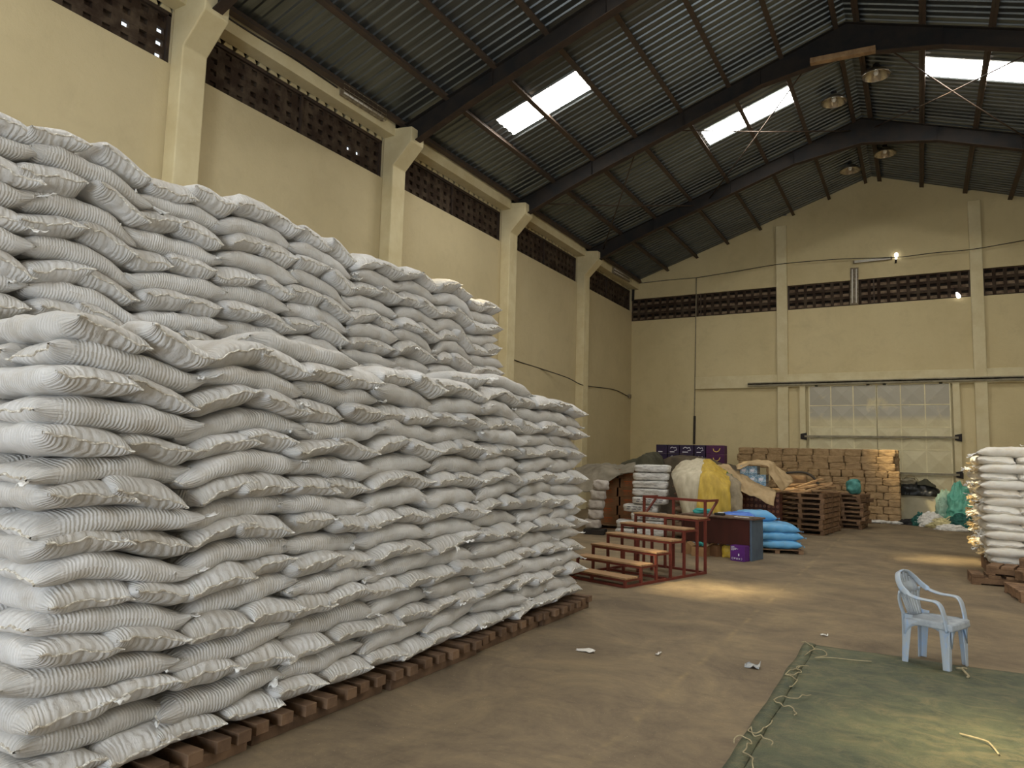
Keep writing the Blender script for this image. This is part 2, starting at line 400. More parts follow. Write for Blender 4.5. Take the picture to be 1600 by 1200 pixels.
# ------------------------------------------------------------------ sacks
def sack_mat(name, c1, c2, dust, rough=.55, ribs_=1.0, sheen=.3):
    m, t, b = newmat(name)
    uv = nn(t, 'ShaderNodeUVMap', uv_map='UVMap'); ax = nn(t, 'ShaderNodeUVMap', uv_map='Aux')
    s1 = nn(t, 'ShaderNodeSeparateXYZ'); t.links.new(uv.outputs[0], s1.inputs[0])
    s2 = nn(t, 'ShaderNodeSeparateXYZ'); t.links.new(ax.outputs[0], s2.inputs[0])
    oi = nn(t, 'ShaderNodeObjectInfo'); rnd = oi.outputs['Random']
    v = nn(t, 'ShaderNodeCombineXYZ'); t.links.new(s1.outputs[0], v.inputs[0]); t.links.new(s1.outputs[1], v.inputs[1])
    t.links.new(mathn(t, 'MULTIPLY', rnd, 37.0), v.inputs[2]); vec = v.outputs[0]
    n1 = noise_tex(t, vec, 7, 5, .6); n2 = noise_tex(t, mapping(t, vec, (26, 5, 1)), 1.0, 4, .6); n3 = noise_tex(t, vec, 3.2, 4, .6)
    ru = mathn(t, 'SINE', mathn(t, 'ADD', mathn(t, 'MULTIPLY', s1.outputs[0], 2*pi*52), mathn(t, 'ADD', mathn(t, 'MULTIPLY', n1, 9.0), mathn(t, 'MULTIPLY', n2, 7.0))))
    rv = mathn(t, 'SINE', mathn(t, 'ADD', mathn(t, 'MULTIPLY', s1.outputs[1], 2*pi*34), mathn(t, 'ADD', mathn(t, 'MULTIPLY', n1, 14.0), mathn(t, 'MULTIPLY', noise_tex(t, mapping(t, vec, (4, 22, 1)), 1.0, 4, .6), 9.0))))
    em = nn(t, 'ShaderNodeMapRange', interpolation_type='SMOOTHSTEP'); em.inputs[1].default_value = .62; em.inputs[2].default_value = .90
    t.links.new(s2.outputs[0], em.inputs[0])
    amp = mathn(t, 'ADD', mathn(t, 'MULTIPLY', n3, 2.4), -.65)
    a = mathn(t, 'MULTIPLY', mathn(t, 'MULTIPLY', ru, amp), mathn(t, 'SUBTRACT', 1.0, em.outputs[0]))
    c = mathn(t, 'MULTIPLY', mathn(t, 'MULTIPLY', rv, 1.1), em.outputs[0])
    h = mathn(t, 'ADD', mathn(t, 'ADD', a, c), mathn(t, 'MULTIPLY', n1, 2.6))
    bump(t, b, h, .42*ribs_, .006)
    k = mathn(t, 'ADD', mathn(t, 'MULTIPLY', n3, .8), mathn(t, 'MULTIPLY', mathn(t, 'SUBTRACT', rnd, .5), .5))
    col = ramp(t, k, [(.22, c1), (.62, c2)])
    dn = mathn(t, 'MULTIPLY', ramp(t, noise_tex(t, vec, 4.3, 7, .75), [(.48, (0,0,0)), (.78, (1,1,1))]), .75)
    col = mixc(t, dn, col, dust)
    t.links.new(col, b.inputs['Base Color']); b.inputs['Roughness'].default_value = rough; b.inputs['Specular IOR Level'].default_value = sheen
    return m
M['sack'] = sack_mat('woven_white_sack', (.61, .60, .585), (.50, .485, .46), (.40, .345, .27))
M['sackw'] = sack_mat('smooth_white_sack', (.80, .77, .70), (.72, .68, .60), (.62, .47, .27), ribs_=.25)
M['sackb'] = sack_mat('bright_blue_sack', (.14, .42, .72), (.10, .33, .60), (.22, .38, .50), ribs_=.6, rough=.35, sheen=.5)
M['sackbd'] = sack_mat('deep_blue_sack', (.06, .17, .62), (.05, .14, .52), (.12, .30, .62), ribs_=.6, rough=.35, sheen=.5)
M['sackbr'] = sack_mat('brown_sack', (.30, .20, .13), (.22, .14, .09), (.36, .27, .17), ribs_=.6)
M['seam'] = pm('stitched_hem', (.80, .77, .70), (.46, .41, .33), 45, .7, bmp=.6, bscale=120, lo=.42, hi=.55)
M['flap'] = pm('loose_sack_fabric', (.80, .79, .76), (.66, .64, .60), 14, .6, bmp=.5, bscale=40)
M['seamb'] = pm('blue_hem', (.12, .30, .50), (.20, .33, .42), 40, .7, bmp=.6, bscale=90)

def grid_ab(na, nt):
    a = np.linspace(-1, 1, na); a = np.sign(a)*(1-(1-np.abs(a))**1.7)
    return a, np.linspace(0, 2*pi, nt, endpoint=False)
def spow(x, p): return np.sign(x)*np.abs(x)**p
class Sack:
    """one pillow sack: local a in -1..1 along it, r across, n up; shaped by where it lies"""
    def __init__(s, L, Wd, T, rnd):
        s.L, s.W, s.T = L, Wd, T
        s.ph = [rnd.uniform(0, 6.28) for _ in range(8)]; s.tilt = [rnd.uniform(-.03, .03), rnd.uniform(-.03, .03)]
        s.droop = [rnd.uniform(.0, .03), rnd.uniform(-.025, .028)]; s.skew = rnd.uniform(-.03, .03)
        s.earp = [rnd.uniform(-.01, .035) for _ in range(4)]; s.lump = rnd.uniform(.5, 1.4); s.flapw = 1.0
        s.u0 = rnd.uniform(0, 5); s.fill = rnd.uniform(-.12, .12)
    def local(s, a, c, n):
        """c, n on the unit section; gives along, across, up"""
        aa = np.abs(a); e = (a > 0)
        hw = s.W/2*(.90+.10*np.sqrt(np.maximum(0, 1-aa**2.2))+.05*aa**18)
        ht = s.T/2*(np.maximum(1e-6, 1-aa**4.6))**.55*(1+s.fill*a) + .006
        ear = np.where(a > 0, np.where(c > 0, s.earp[0], s.earp[1]), np.where(c > 0, s.earp[2], s.earp[3]))
        al = s.L/2*a - np.sign(a)*s.L*.020*(1-np.abs(c)**2)*aa**4 + np.sign(a)*ear*np.abs(c)**3*aa**6
        x = hw*c + s.skew*a
        z = ht*n
        p = s.ph; k = s.lump
        z = z + k*.0055*np.sin(9*a+5*c+p[0])*np.sign(n)*np.minimum(1, np.abs(n)*2)*(1-aa**6) + k*.004*np.sin(17*a-4*c+p[1])*(1-aa**6)
        x = x + k*.007*np.sin(6*a+p[2]) + k*.004*np.sin(13*a+p[3]+2*n)
        dr = np.where(a > 0, s.droop[1], s.droop[0]); ti = np.where(a > 0, s.tilt[1], s.tilt[0])
        z = z - dr*aa**5 + ti*c*aa**4 + .007*np.sin(7*c+p[4])*aa**8 + .004*np.sin(15*c+p[5])*aa**10
        return al, x, z
    def build(s, place, mat, mseam, name, na=34, nt=24, seams=(1, 0), flap=None, flapmat=None, base=None):
        """place(al, x, z) -> world; returns the linked objects"""
        a, th = grid_ab(na, nt); A, TH = np.meshgrid(a, th, indexing='ij')
        c = spow(np.cos(TH), .66); n = spow(np.sin(TH), .74)
        Pw = place(*s.local(A, c, n)); base = np.array(base if base is not None else place(np.array(0.), np.array(0.), np.array(-s.T/2)))
        V = (Pw-base).reshape(-1, 3)
        idx = np.arange(na*nt).reshape(na, nt); i2 = np.roll(idx, -1, axis=1)
        F = np.stack([idx[:-1], idx[1:], i2[1:], i2[:-1]], -1).reshape(-1, 4)
        # outward check on the middle ring
        q = F[(na//2)*nt+nt//4]; nrm = np.cross(V[q[1]]-V[q[0]], V[q[2]]-V[q[0]])
        flipf = nrm.dot(V[q[0]]-V[idx[na//2]].mean(0)) < 0
        if flipf: F = F[:, ::-1]
        faces = F.tolist()
        for ring, rev in ((idx[0], False), (idx[-1], True)):
            for j in range(nt//2):
                qd = list(dict.fromkeys(int(ring[k % nt]) for k in (j, j+1, nt-j-1, nt-j)))
                if len(qd) > 2: faces.append(qd if rev == bool(flipf) else qd[::-1])
        me = bpy.data.meshes.new(name); me.from_pydata(V.tolist(), [], faces); me.materials.append(mat)
        per = 2*(s.W+s.T)*.9
        uu = np.repeat(s.L/2*a+s.u0, nt); vv = np.tile(th/(2*pi)*per, na)
        li = np.empty(len(me.loops), dtype=np.int32); me.loops.foreach_get('vertex_index', li)
        uvx = uu[li]; uvy = vv[li].copy()
        # close the v wrap
        ncell = len(F)
        lv = uvy[:ncell*4].reshape(-1, 4); w = (lv.max(1)-lv.min(1)) > per/2; lv[w] = np.where(lv[w] < per/2, lv[w]+per, lv[w])
        uvy[:ncell*4] = lv.reshape(-1)
        L1 = me.uv_layers.new(name='UVMap'); L2 = me.uv_layers.new(name='Aux')
        L1.data.foreach_set('uv', np.stack([uvx, uvy], 1).astype(np.float32).ravel())
        au = np.repeat(np.abs(a), nt)[li]; L2.data.foreach_set('uv', np.stack([au, np.zeros_like(au)], 1).astype(np.float32).ravel())
        me.polygons.foreach_set('use_smooth', [True]*len(faces)); me.update()
        o = bpy.data.objects.new(name, me); COL.objects.link(o); o.location = base
        for e, on in zip((1, -1), seams):
            if not on: continue
            nc = 26; cc = np.linspace(-1, 1, nc); rows = []
            for (ext, up) in ((-.020, .009), (.001, .006), (.009, .0025), (.009, -.0025), (.001, -.006), (-.020, -.009)):
                al, x, z = s.local(np.full(nc, float(e)), cc, np.zeros(nc))
                wv = .002*np.sin(cc*23+s.ph[6])+.002*np.sin(cc*51+s.ph[7])
                rows.append(place(al+e*(ext+(wv if ext > 0 else 0)), x*1.01, z+up+(wv*.8 if ext > 0 else 0)))
            G = np.array(rows)-base
            m = MB(); m.grid(np.concatenate([G, G[:1]], 0))
            me2 = bpy.data.meshes.new('stitched_seam'); me2.from_pydata(m.v, [], m.f); me2.materials.append(mseam)
            so = bpy.data.objects.new('stitched_seam', me2); COL.objects.link(so); so.parent = o
        if flap:
            for (e, sd, ln) in flap:
                al, x, z = s.local(np.array(float(e)), np.array(float(sd)), np.array(0.))
                rr = random.Random(int(s.u0*1e6)+int(sd*3)); k1, k2 = rr.uniform(-.5, .5), rr.uniform(-.6, .2)
                g = np.zeros((5, 5, 3))
                for i in range(5):
                    for j in range(5):
                        t_, w_ = i/4, (j/4-.5)
                        wid = (.030+.05*t_)*(1 if t_ < .8 else .8)
                        wid *= s.flapw; g[i, j] = place(al+e*(-.01+ln*t_*.8+w_*wid*k1), x-sd*.015+sd*ln*t_*.5+w_*wid*1.0, z+k2*ln*t_+.012*sin(j*2.4+t_*5)*t_+.01*cos(i*3+k1*9)*t_)
                m = MB(); m.grid(g-base)
                me2 = bpy.data.meshes.new('loose_corner'); me2.from_pydata(m.v, [], m.f); me2.materials.append(flapmat or M['flap'])
                me2.polygons.foreach_set('use_smooth', [True]*len(m.f))
                so = bpy.data.objects.new('loose_corner', me2); COL.objects.link(so); so.parent = o
                md = so.modifiers.new('thickness', 'SOLIDIFY'); md.thickness = .003
        return o

def blur1(H, sg):
    k = int(3*sg/.01); x = np.arange(-k, k+1)*.01; w = np.exp(-x*x/(2*sg*sg)); w /= w.sum()
    return np.convolve(np.pad(H, k, mode='edge'), w, mode='valid')
def pile(nmod, mod, layers, T, z0, ztop, rnd, L_s=.84, W_h=.425, jit=.045):
    """2-D settling of bonded layers: q along the face; returns sacks with their bed curve, bottom layer first"""
    length = nmod*mod; q = np.arange(-.4, length+.4, .01); H = np.zeros_like(q); out = []
    ph = [rnd.uniform(0, 6.28) for _ in range(6)]
    for k in range(layers):
        hdr = (k % 2 == 0)
        cs = [(i+.5)*mod/2 for i in range(2*nmod)] if hdr else [(i+.5)*mod for i in range(nmod)]
        row = []; Hn = H.copy()
        Bs = blur1(H, .055 if hdr else .10)-(.014 if hdr else .020)
        for i, c in enumerate(cs):
            qc = c+rnd.uniform(-jit, jit)+.04*sin(k*.55+ph[0]+c)
            L = (L_s if not hdr else .86)*rnd.uniform(.96, 1.05); Wd = (W_h if hdr else .46)*rnd.uniform(.95, 1.06); Tk = T*rnd.uniform(.92, 1.10)*(1.10 if hdr else 1.0)
            sk = Sack(L, Wd, Tk, rnd)
            if hdr: prof_ = Tk/2+Tk/2*np.maximum(0, 1-np.abs((q-qc)/(Wd/2))**2.3)**.7*(np.abs(q-qc) < Wd/2)
            else: prof_ = Tk/2+Tk/2*np.maximum(0, 1-np.abs((q-qc)/(L/2))**4.6)**.55*(np.abs(q-qc) < L/2)
            on = np.abs(q-qc) < (Wd/2 if hdr else L/2)
            Hn = np.where(on, np.maximum(Hn, Bs+prof_), Hn)
            row.append(dict(k=k, i=i, hdr=hdr, qc=qc, s=sk, B=Bs, n=len(cs), dx=rnd.uniform(-.03, .03)+(.045 if hdr else 0), rot=rnd.uniform(-.045, .045), pitch=rnd.uniform(-.02, .035), slope=rnd.uniform(-.09, .09)+.07*(k/layers-.45), rise=0))
        lo, hi = np.searchsorted(q, [.05, length-.05]); Hn[:lo] = Hn[lo]; Hn[hi:] = Hn[hi]
        # fabric sags into the hollows a little
        H = blur1(Hn, .03); out.append(row)
    zs = (ztop-z0)/np.mean(H[40:-40])
    return q, out, zs
def placer(sk, q, zs, z0, origin, eq, ed, setback=0.0):
    B = sk['B']; s = sk['s']; cr, sr = cos(sk['rot']), sin(sk['rot'])
    o = np.array(origin); eq = np.array(eq); ed = np.array(ed)
    def f(al, x, z):
        al, x, z = np.broadcast_arrays(np.asarray(al, float), np.asarray(x, float), np.asarray(z, float))
        if sk['hdr']:
            dq, dd = x*cr-al*sr, al*cr+x*sr; dc = -s.L/2
        else:
            dq, dd = al*cr-x*sr, x*cr+al*sr; dc = -s.W/2
        Q = sk['qc']+dq; Dp = dc+dd+sk['dx']-setback
        b = np.interp(Q, q, B)
        Z = z0+zs*(b+s.T/2+z)-sk['pitch']*(dd+.1)-sk['slope']*dq+sk['rise']*np.exp(-np.maximum(Q, -.2)/.5)
        return o + Q[..., None]*eq + Dp[..., None]*ed + Z[..., None]*np.array([0, 0, 1.])
    return f
def seen(pts):
    xs, ys = zip(*[px(p) for p in pts]); return max(xs) > -2 and min(xs) < 1602 and max(ys) > -2 and min(ys) < 1202

NL = 17
q_, rows, zs = pile(8, .750, NL, .165, .165, 2.375, random.Random(5))
FO, FE, FD = (-3.50, 1.84, 0), (0, 1, 0), (1, 0, 0)
rr = random.Random(21)
nsk = 0
for row in rows:
    for sk in row:
        sk['rise'] = .06*(sk['k']/16)**1.6
        f = placer(sk, q_, zs, .165, FO, FE, FD); s = sk['s']
        far = sk['n']-sk['i']; lay = NL-sk['k']
        cx, cy, cz = f(np.array(0.), np.array(0.), np.array(0.))
        if not seen([(cx+.45, cy-.45, cz-.1), (cx+.45, cy+.45, cz+.1), (cx, cy, cz)]): continue
        nm = 'white sack %s in front stack, %s layer from top, %s from far end' % ('end-on' if sk['hdr'] else 'lengthwise', ORD[lay], ORD[far])
        fl = []
        if rr.random() < (.16 if sk['hdr'] else .5): fl.append((1 if sk['hdr'] else rr.choice((1, -1)), rr.choice((1, -1)) if sk['hdr'] else 1, rr.uniform(.04, .085)))
        near = cy < 4.5
        o = s.build(f, M['sack'], M['seam'], 'grain_sack', 40 if near else 28, 28 if near else 20, seams=(1, 0) if sk['hdr'] else (1, 1), flap=fl)
        tag(o, nm, 'sack', 'white sacks of the front stack'); nsk += 1
# the sacks of the next row that show on the near end face
hs = random.Random(77)
for row in rows:
    if row[0]['hdr']: continue
    sk = dict(row[0]); s = Sack(.84, .46, .165, hs); sk.update(s=s, qc=sk['qc']+hs.uniform(-.03, .03), rot=hs.uniform(-.04, .04), dx=0, pitch=0)
    f = placer(sk, q_, zs, .165, FO, FE, FD, setback=.44)
    o = s.build(f, M['sack'], M['seam'], 'grain_sack', 28, 20, seams=(0, 1))
    tag(o, 'white sack on near end face of front stack, second row, %s layer from top' % ORD[NL-sk['k']], 'sack', 'white sacks on the near end of the front stack'); nsk += 1
# a second row behind on the top layer, seen at the near corner
hs = random.Random(8)
for i in range(8):
    sk = dict(rows[-1][min(15, 2*i)]); s = Sack(.84, .45, .165, hs); sk.update(s=s, hdr=True, qc=.25+i*.76, rot=hs.uniform(-.1, .1), dx=0, pitch=-.02)
    f = placer(sk, q_, zs, .165, FO, FE, FD, setback=.80)
    o = s.build(f, M['sack'], M['seam'], 'grain_sack', 26, 20, seams=(1, 1), flap=[(1, -1, .1)] if i in (0,) else None)
    tag(o, 'white sack on the hidden back row atop the front stack, %s from far end' % ORD[8-i], 'sack', 'white sacks on the back row of the front stack'); nsk += 1

# loose sacks thrown on top of the front stack
top = rows[-1][0]['B']+.145
for k, (qc, hd, rot, lab) in enumerate(((1.62, False, .06, 'towards its near corner'), (3.75, True, .35, 'halfway along'), (4.35, False, -.1, 'beyond the halfway point'))):
    s = Sack(.86, .46, .17, hs); sk = dict(k=NL, i=0, hdr=hd, qc=qc, s=s, B=blur1(top, .15), dx=-.03, rot=rot, pitch=0, slope=.03, rise=0)
    o = s.build(placer(sk, q_, zs, .165, FO, FE, FD), M['sack'], M['seam'], 'grain_sack', 34, 24, seams=(1, 1), flap=[(1, 1, .07)] if k else None)
    tag(o, 'loose white sack on the very top of the front stack, %s' % lab, 'sack', 'loose white sacks on top'); nsk += 1
# tall rear stack
NH = 25
qh, rowsh, zh = pile(10, .757, NH, .165, .165, 3.86, random.Random(17), jit=.05)
HO = (-5.02, 8.42-10*.757, 0)
low = MB()
for row in rowsh:
    for sk in row:
        f = placer(sk, qh, zh, .165, HO, FE, FD); s = sk['s']
        far = sk['n']-sk['i']; lay = NH-sk['k']
        cx, cy, cz = f(np.array(0.), np.array(0.), np.array(0.))
        if cz < 2.60:
            if sk['k'] % 1 == 0:
                a, th = grid_ab(9, 8); A, TH = np.meshgrid(a, th, indexing='ij')
                Pw = f(*s.local(A, spow(np.cos(TH), .72), spow(np.sin(TH), .8)))
                low.grid(np.concatenate([Pw, Pw[:, :1]], 1))
            continue
        if not seen([(cx, cy-.4, cz-.1), (cx, cy+.4, cz+.1), (cx, cy, cz)]): continue
        nm = 'white sack %s in tall rear stack, %s layer from top, %s from far end' % ('end-on' if sk['hdr'] else 'lengthwise', ORD[lay], ORD[far])
        fl = []
        if rr.random() < (.16 if sk['hdr'] else .4): fl.append((1 if sk['hdr'] else rr.choice((1, -1)), rr.choice((1, -1)) if sk['hdr'] else 1, rr.uniform(.05, .12)))
        o = s.build(f, M['sack'], M['seam'], 'grain_sack', 28, 22, seams=(1, 0) if sk['hdr'] else (1, 1), flap=fl)
        tag(o, nm, 'sack', 'white sacks of the tall rear stack'); nsk += 1
print('sacks', nsk)
o = obj('sack_wall_base', low, M['seam'], smooth=True)
tag(o, 'lower layers of white sacks carrying the tall rear stack', 'sacks', kind='stuff')

# ------------------------------------------------------------------ pallets
def pallet(name, label, loc, rz, lx, ly, nb=7, group=None, bw=.10, bt=.035, bh=.08, over=.0, jit=0, bottom=True, rnd=RND, mat=None):
    """boards run along x, bearers along y"""
    root = thing(name, label, 'pallet', loc, rz, group); kids = []; mat = mat or M['wood']
    def part(n, m):
        o = obj(n, m, mat, root, world=False, bevel=.004); kids.append(o); return o
    z = 0
    if bottom:
        for x in (-lx/2+bw/2, 0, lx/2-bw/2):
            pass
        for yv in (-ly/2+.06, 0, ly/2-.06):
            m = MB(); m.box((-lx/2, yv-.06, 0), (lx/2, yv+.06, .022)); part('bottom_board', m)
        z = .022
    for xv in (-lx/2+.05, 0, lx/2-.05):
        m = MB(); m.box((xv-.045, -ly/2, z), (xv+.045, ly/2, z+bh)); part('bearer', m)
    for i in range(nb):
        yv = -ly/2+bw/2+(ly-bw)*i/(nb-1)+rnd.uniform(-jit, jit); a = rnd.uniform(-jit, jit)
        m = MB(); m.box((-lx/2-over, yv-bw/2, z+bh), (lx/2+over+rnd.uniform(-jit, jit), yv+bw/2, z+bh+bt)); part('deck_board', m)
    return root, kids
yy = 1.86; k = 0
while yy < 8.0:
    k += 1
    pallet('wooden_pallet', 'dark wooden pallet under the front stack, %s from its near corner' % ORD[k], (-4.11+RND.uniform(-.015, .03), yy+.6, 0), RND.uniform(-.01, .01), 1.30, 1.18, 7, 'pallets under the front stack', bw=.095, bt=.068, bh=.070, jit=.022, bottom=False, over=.045, mat=M['wooddark'])
    yy += 1.235
# ------------------------------------------------------------------ soft boxes, cloth
def softbox(name, size, mat, n=9, k=9, amp=.012, seed=0, fold=0.0):
    """rounded, slightly lumpy parcel standing on z = 0"""
    lx, ly, lz = size; g = np.linspace(-1, 1, n); m = MB(); off = Vector((seed*3.1, seed*1.7, seed))
    for ax in range(3):
        for sg in (-1, 1):
            arr = np.zeros((n, n, 3))
            for i in range(n):
                for j in range(n):
                    p = [0, 0, 0]; p[ax] = sg; p[(ax+1) % 3] = g[i]; p[(ax+2) % 3] = g[j]*sg
                    q = Vector(p)/((abs(p[0])**k+abs(p[1])**k+abs(p[2])**k)**(1/k))
                    d = noise.noise(Vector(p)*1.4+off)*amp + noise.noise(Vector((p[0]*4, p[1]*4, p[2]*5))+off)*amp*.6
                    if fold: d += fold*abs(sin(p[0]*5+p[2]*4+seed*2+noise.noise(Vector(p)*2+off)*3))*(abs(p[1]) > .99)
                    arr[i, j] = (q.x*(lx/2+d), q.y*(ly/2+d), q.z*(lz/2+d*.5)+lz/2)
            m.grid(arr)
    me = bpy.data.meshes.new(name); me.from_pydata(m.v, [], m.f); me.materials.append(mat)
    import bmesh
    b = bmesh.new(); b.from_mesh(me); bmesh.ops.remove_doubles(b, verts=b.verts, dist=1e-4); bmesh.ops.recalc_face_normals(b, faces=b.faces); b.to_mesh(me); b.free()
    me.polygons.foreach_set('use_smooth', [True]*len(me.polygons)); me.update(); return me
def cat(pts, n):
    """Catmull-Rom along axis 0"""
    p = np.asarray(pts, float); p = np.concatenate([2*p[:1]-p[1:2], p, 2*p[-1:]-p[-2:-1]], 0); m = len(p)-3
    t = np.linspace(0, m-1e-6, n); i = t.astype(int); f = (t-i).reshape((-1,)+(1,)*(p.ndim-1))
    a, b, c, d = p[i], p[i+1], p[i+2], p[i+3]
    return .5*(2*b+(c-a)*f+(2*a-5*b+4*c-d)*f*f+(3*b-a-3*c+d)*f**3)
def net(rows): return np.array([[tuple(P(x, y, Y=Y)) for (x, y, Y) in r] for r in rows])
def cloth(name, ctrl, nu, nv, mat, amp=.03, freq=3.0, thick=.008, parent=None, seed=0, ragged=0.0):
    g = cat(np.swapaxes(cat(ctrl, nu), 0, 1), nv); g = np.swapaxes(g, 0, 1)
    du = np.gradient(g, axis=0); dv = np.gradient(g, axis=1); nr = np.cross(du, dv); nr /= np.maximum(1e-6, np.linalg.norm(nr, axis=2, keepdims=True))
    for i in range(nu):
        for j in range(nv):
            p = Vector(g[i, j]); o = Vector((seed, seed*2.3, 0))
            w = noise.noise(p*freq+o)*amp + noise.noise(Vector((p.x*freq*3.1, p.y*freq*2, p.z*freq*1.4))+o)*amp*.55 + abs(noise.noise(p*freq*1.7-o))*amp*.8
            g[i, j] += nr[i, j]*w
            if ragged and (i in (0, nu-1) or j in (0, nv-1)): g[i, j] += np.array(noise.noise_vector(p*9+o))*ragged
    m = MB(); m.grid(g); return obj(name, m, mat, parent, smooth=True, solid=thick)

# ------------------------------------------------------------------ sliding gate on the far wall
def gate_mat():
    m, t, b = newmat('worn_cream_gate'); tc = nn(t, 'ShaderNodeTexCoord'); v = tc.outputs['Object']
    s = nn(t, 'ShaderNodeSeparateXYZ'); t.links.new(v, s.inputs[0])
    base = ramp(t, noise_tex(t, v, 1.3, 7, .7), [(.35, (.68, .61, .38)), (.65, (.58, .50, .30))])
    h = nn(t, 'ShaderNodeMapRange'); h.inputs[1].default_value = 3.30; h.inputs[2].default_value = 3.50; t.links.new(s.outputs[2], h.inputs[0])
    patch = ramp(t, noise_tex(t, v, .9, 5, .6, .6), [(.33, (0,0,0)), (.42, (1,1,1))])
    fx = mathn(t, 'MULTIPLY', mathn(t, 'MULTIPLY', h.outputs[0], patch), .85)
    col = mixc(t, fx, base, (.40, .375, .31)); t.links.new(col, b.inputs['Base Color']); b.inputs['Roughness'].default_value = .6
    bump(t, b, noise_tex(t, v, 7, 6, .7), .15, .02); return m
M['gate'] = gate_mat(); M['gateframe'] = pm('gate_frame', (.80, .72, .46), (.66, .58, .36), 4, .6)
DX = [-3.47, -1.27, .93]
for k in range(2):
    x0, x1 = DX[k]+.01, DX[k+1]-.01; y = YE-.10
    root = thing('door_%d' % (k+1), ('cream sheet metal gate leaf behind the brown paper parcels', 'cream sheet metal gate leaf behind the grey chest')[k], 'gate', ((x0+x1)/2, y, 0)); root['kind'] = 'structure'
    m = MB(); nc, nr_ = 3, 6; cw = (x1-x0)/nc; ch = 4.6/nr_
    for c in range(nc):
        for r_ in range(nr_):
            a, b_ = x0+c*cw, x0+(c+1)*cw; z0, z1 = .02+r_*ch, .02+(r_+1)*ch; d = .06
            m.add([(a, y, z0), (b_, y, z0), (b_, y, z1), (a, y, z1), ((a+b_)/2, y-d, (z0+z1)/2)], [(0, 1, 4), (1, 2, 4), (2, 3, 4), (3, 0, 4)])
    obj('embossed_sheet', m, M['gate'], root)
    m = MB()
    for c in range(nc+1): m.box((x0+c*cw-.018, y-.022, .02), (x0+c*cw+.018, y+.01, 4.6))
    for r_ in range(nr_+1): m.box((x0, y-.02, .02+r_*ch-.015), (x1, y+.01, .02+r_*ch+.015))
    obj('leaf_frame', m, M['gateframe'], root)
    for xx in (x0+.25, x1-.25):
        m = MB(); m.box((xx-.05, y-.04, 4.55), (xx+.05, y-.005, 4.68)); obj('hanger', m, M['black'], root)
for n_, z in (('upper', 2.74), ('lower', 1.52)):
    m = MB(); m.beam((-3.62, YE-.22, z), (1.12, YE-.22, z), .06, .07); tag(obj('bar', m, M['conduit'], bevel=.006), '%s horizontal bar across the sliding gate' % n_, 'gate bar')
    for xx in (-3.66, 1.12):
        m = MB(); m.prism([(xx-.10, YE-.20, z-.09), (xx+.10, YE-.20, z-.13), (xx+.10, YE-.20, z+.13), (xx-.10, YE-.20, z+.09)], (0, .14, 0))
        tag(obj('bracket', m, M['steel']), 'dark bracket holding the %s bar, %s' % (n_, 'by the parcels' if xx < 0 else 'above the green netting'), 'bracket')
for k, xx in enumerate((-3.68, 1.10)):
    m = MB(); m.box((xx-.10, YE-.15, 0), (xx+.10, YE, 4.62)); struct('trim_%d' % (3+k), m, M['trim'], 'cream gate post, %s' % ('by the parcels' if k == 0 else 'above the green netting'), 'post')
m = MB(); m.box((-5.6, YE-.24, 4.66), (2.95, YE-.14, 4.74)); m.box((-5.6, YE-.24, 4.60), (2.95, YE-.22, 4.70)); struct('trim_5', m, M['conduit'], 'long steel rail that carries the sliding gate', 'rail')

# ------------------------------------------------------------------ lamps, cables
M['housing'] = pm('dusty_lamp_housing', (.34, .29, .19), (.16, .12, .08), 12, .6, bmp=.2)
M['alu'] = pm('spun_aluminium', (.62, .58, .50), (.40, .34, .27), 9, .22, .9)
mb_, tb_, bb_ = newmat('lit_bulb'); bb_.inputs['Base Color'].default_value = (1, .98, .92, 1); bb_.inputs['Emission Color'].default_value = (1, .97, .9, 1); bb_.inputs['Emission Strength'].default_value = 3.0  # glowing white for the two unidentified bright spots on the gable wall
M['bulb'] = mb_
mg_, tg_, bg_ = newmat('lamp_glass'); bg_.inputs['Base Color'].default_value = (.85, .82, .75, 1); bg_.inputs['Roughness'].default_value = .12; bg_.inputs['Specular IOR Level'].default_value = .8
M['lampglass'] = mg_
for k, (x, y, lab) in enumerate([(-.72, 19.54, 'on the gable side of the ridge, before the far rafter'), (-1.80, 20.53, 'on the stack side of the ridge, before the far rafter'),
                                 (-.72, 24.82, 'on the gable side of the ridge, beyond the far rafter'), (-1.80, 25.77, 'on the stack side of the ridge, beyond the far rafter')]):
    z = roofz(x)-.36
    r0 = thing('high_bay_lamp', 'round aluminium lamp %s' % lab, 'lamp', (x, y, z), 0, 'ridge lamps')
    m = MB(); m.disc_stack([(.33, .0), (.34, .015), (.28, .10), (.14, .21), (.07, .25), (.06, .25), (.13, .20), (.27, .095), (.325, .006)], 28); obj('reflector', m, M['alu'], r0, world=False, smooth=True)
    m = MB(); m.disc_stack([(.001, .02), (.04, .03), (.062, .09), (.045, .16), (.03, .24)], 16); obj('bulb', m, M['lampglass'], r0, world=False, smooth=True)
    m = MB(); m.disc_stack([(.07, .24), (.075, .25), (.075, .31), (.02, .33), (.015, .37), (.001, .37)], 16); obj('ballast_hook', m, M['steel'], r0, world=False)
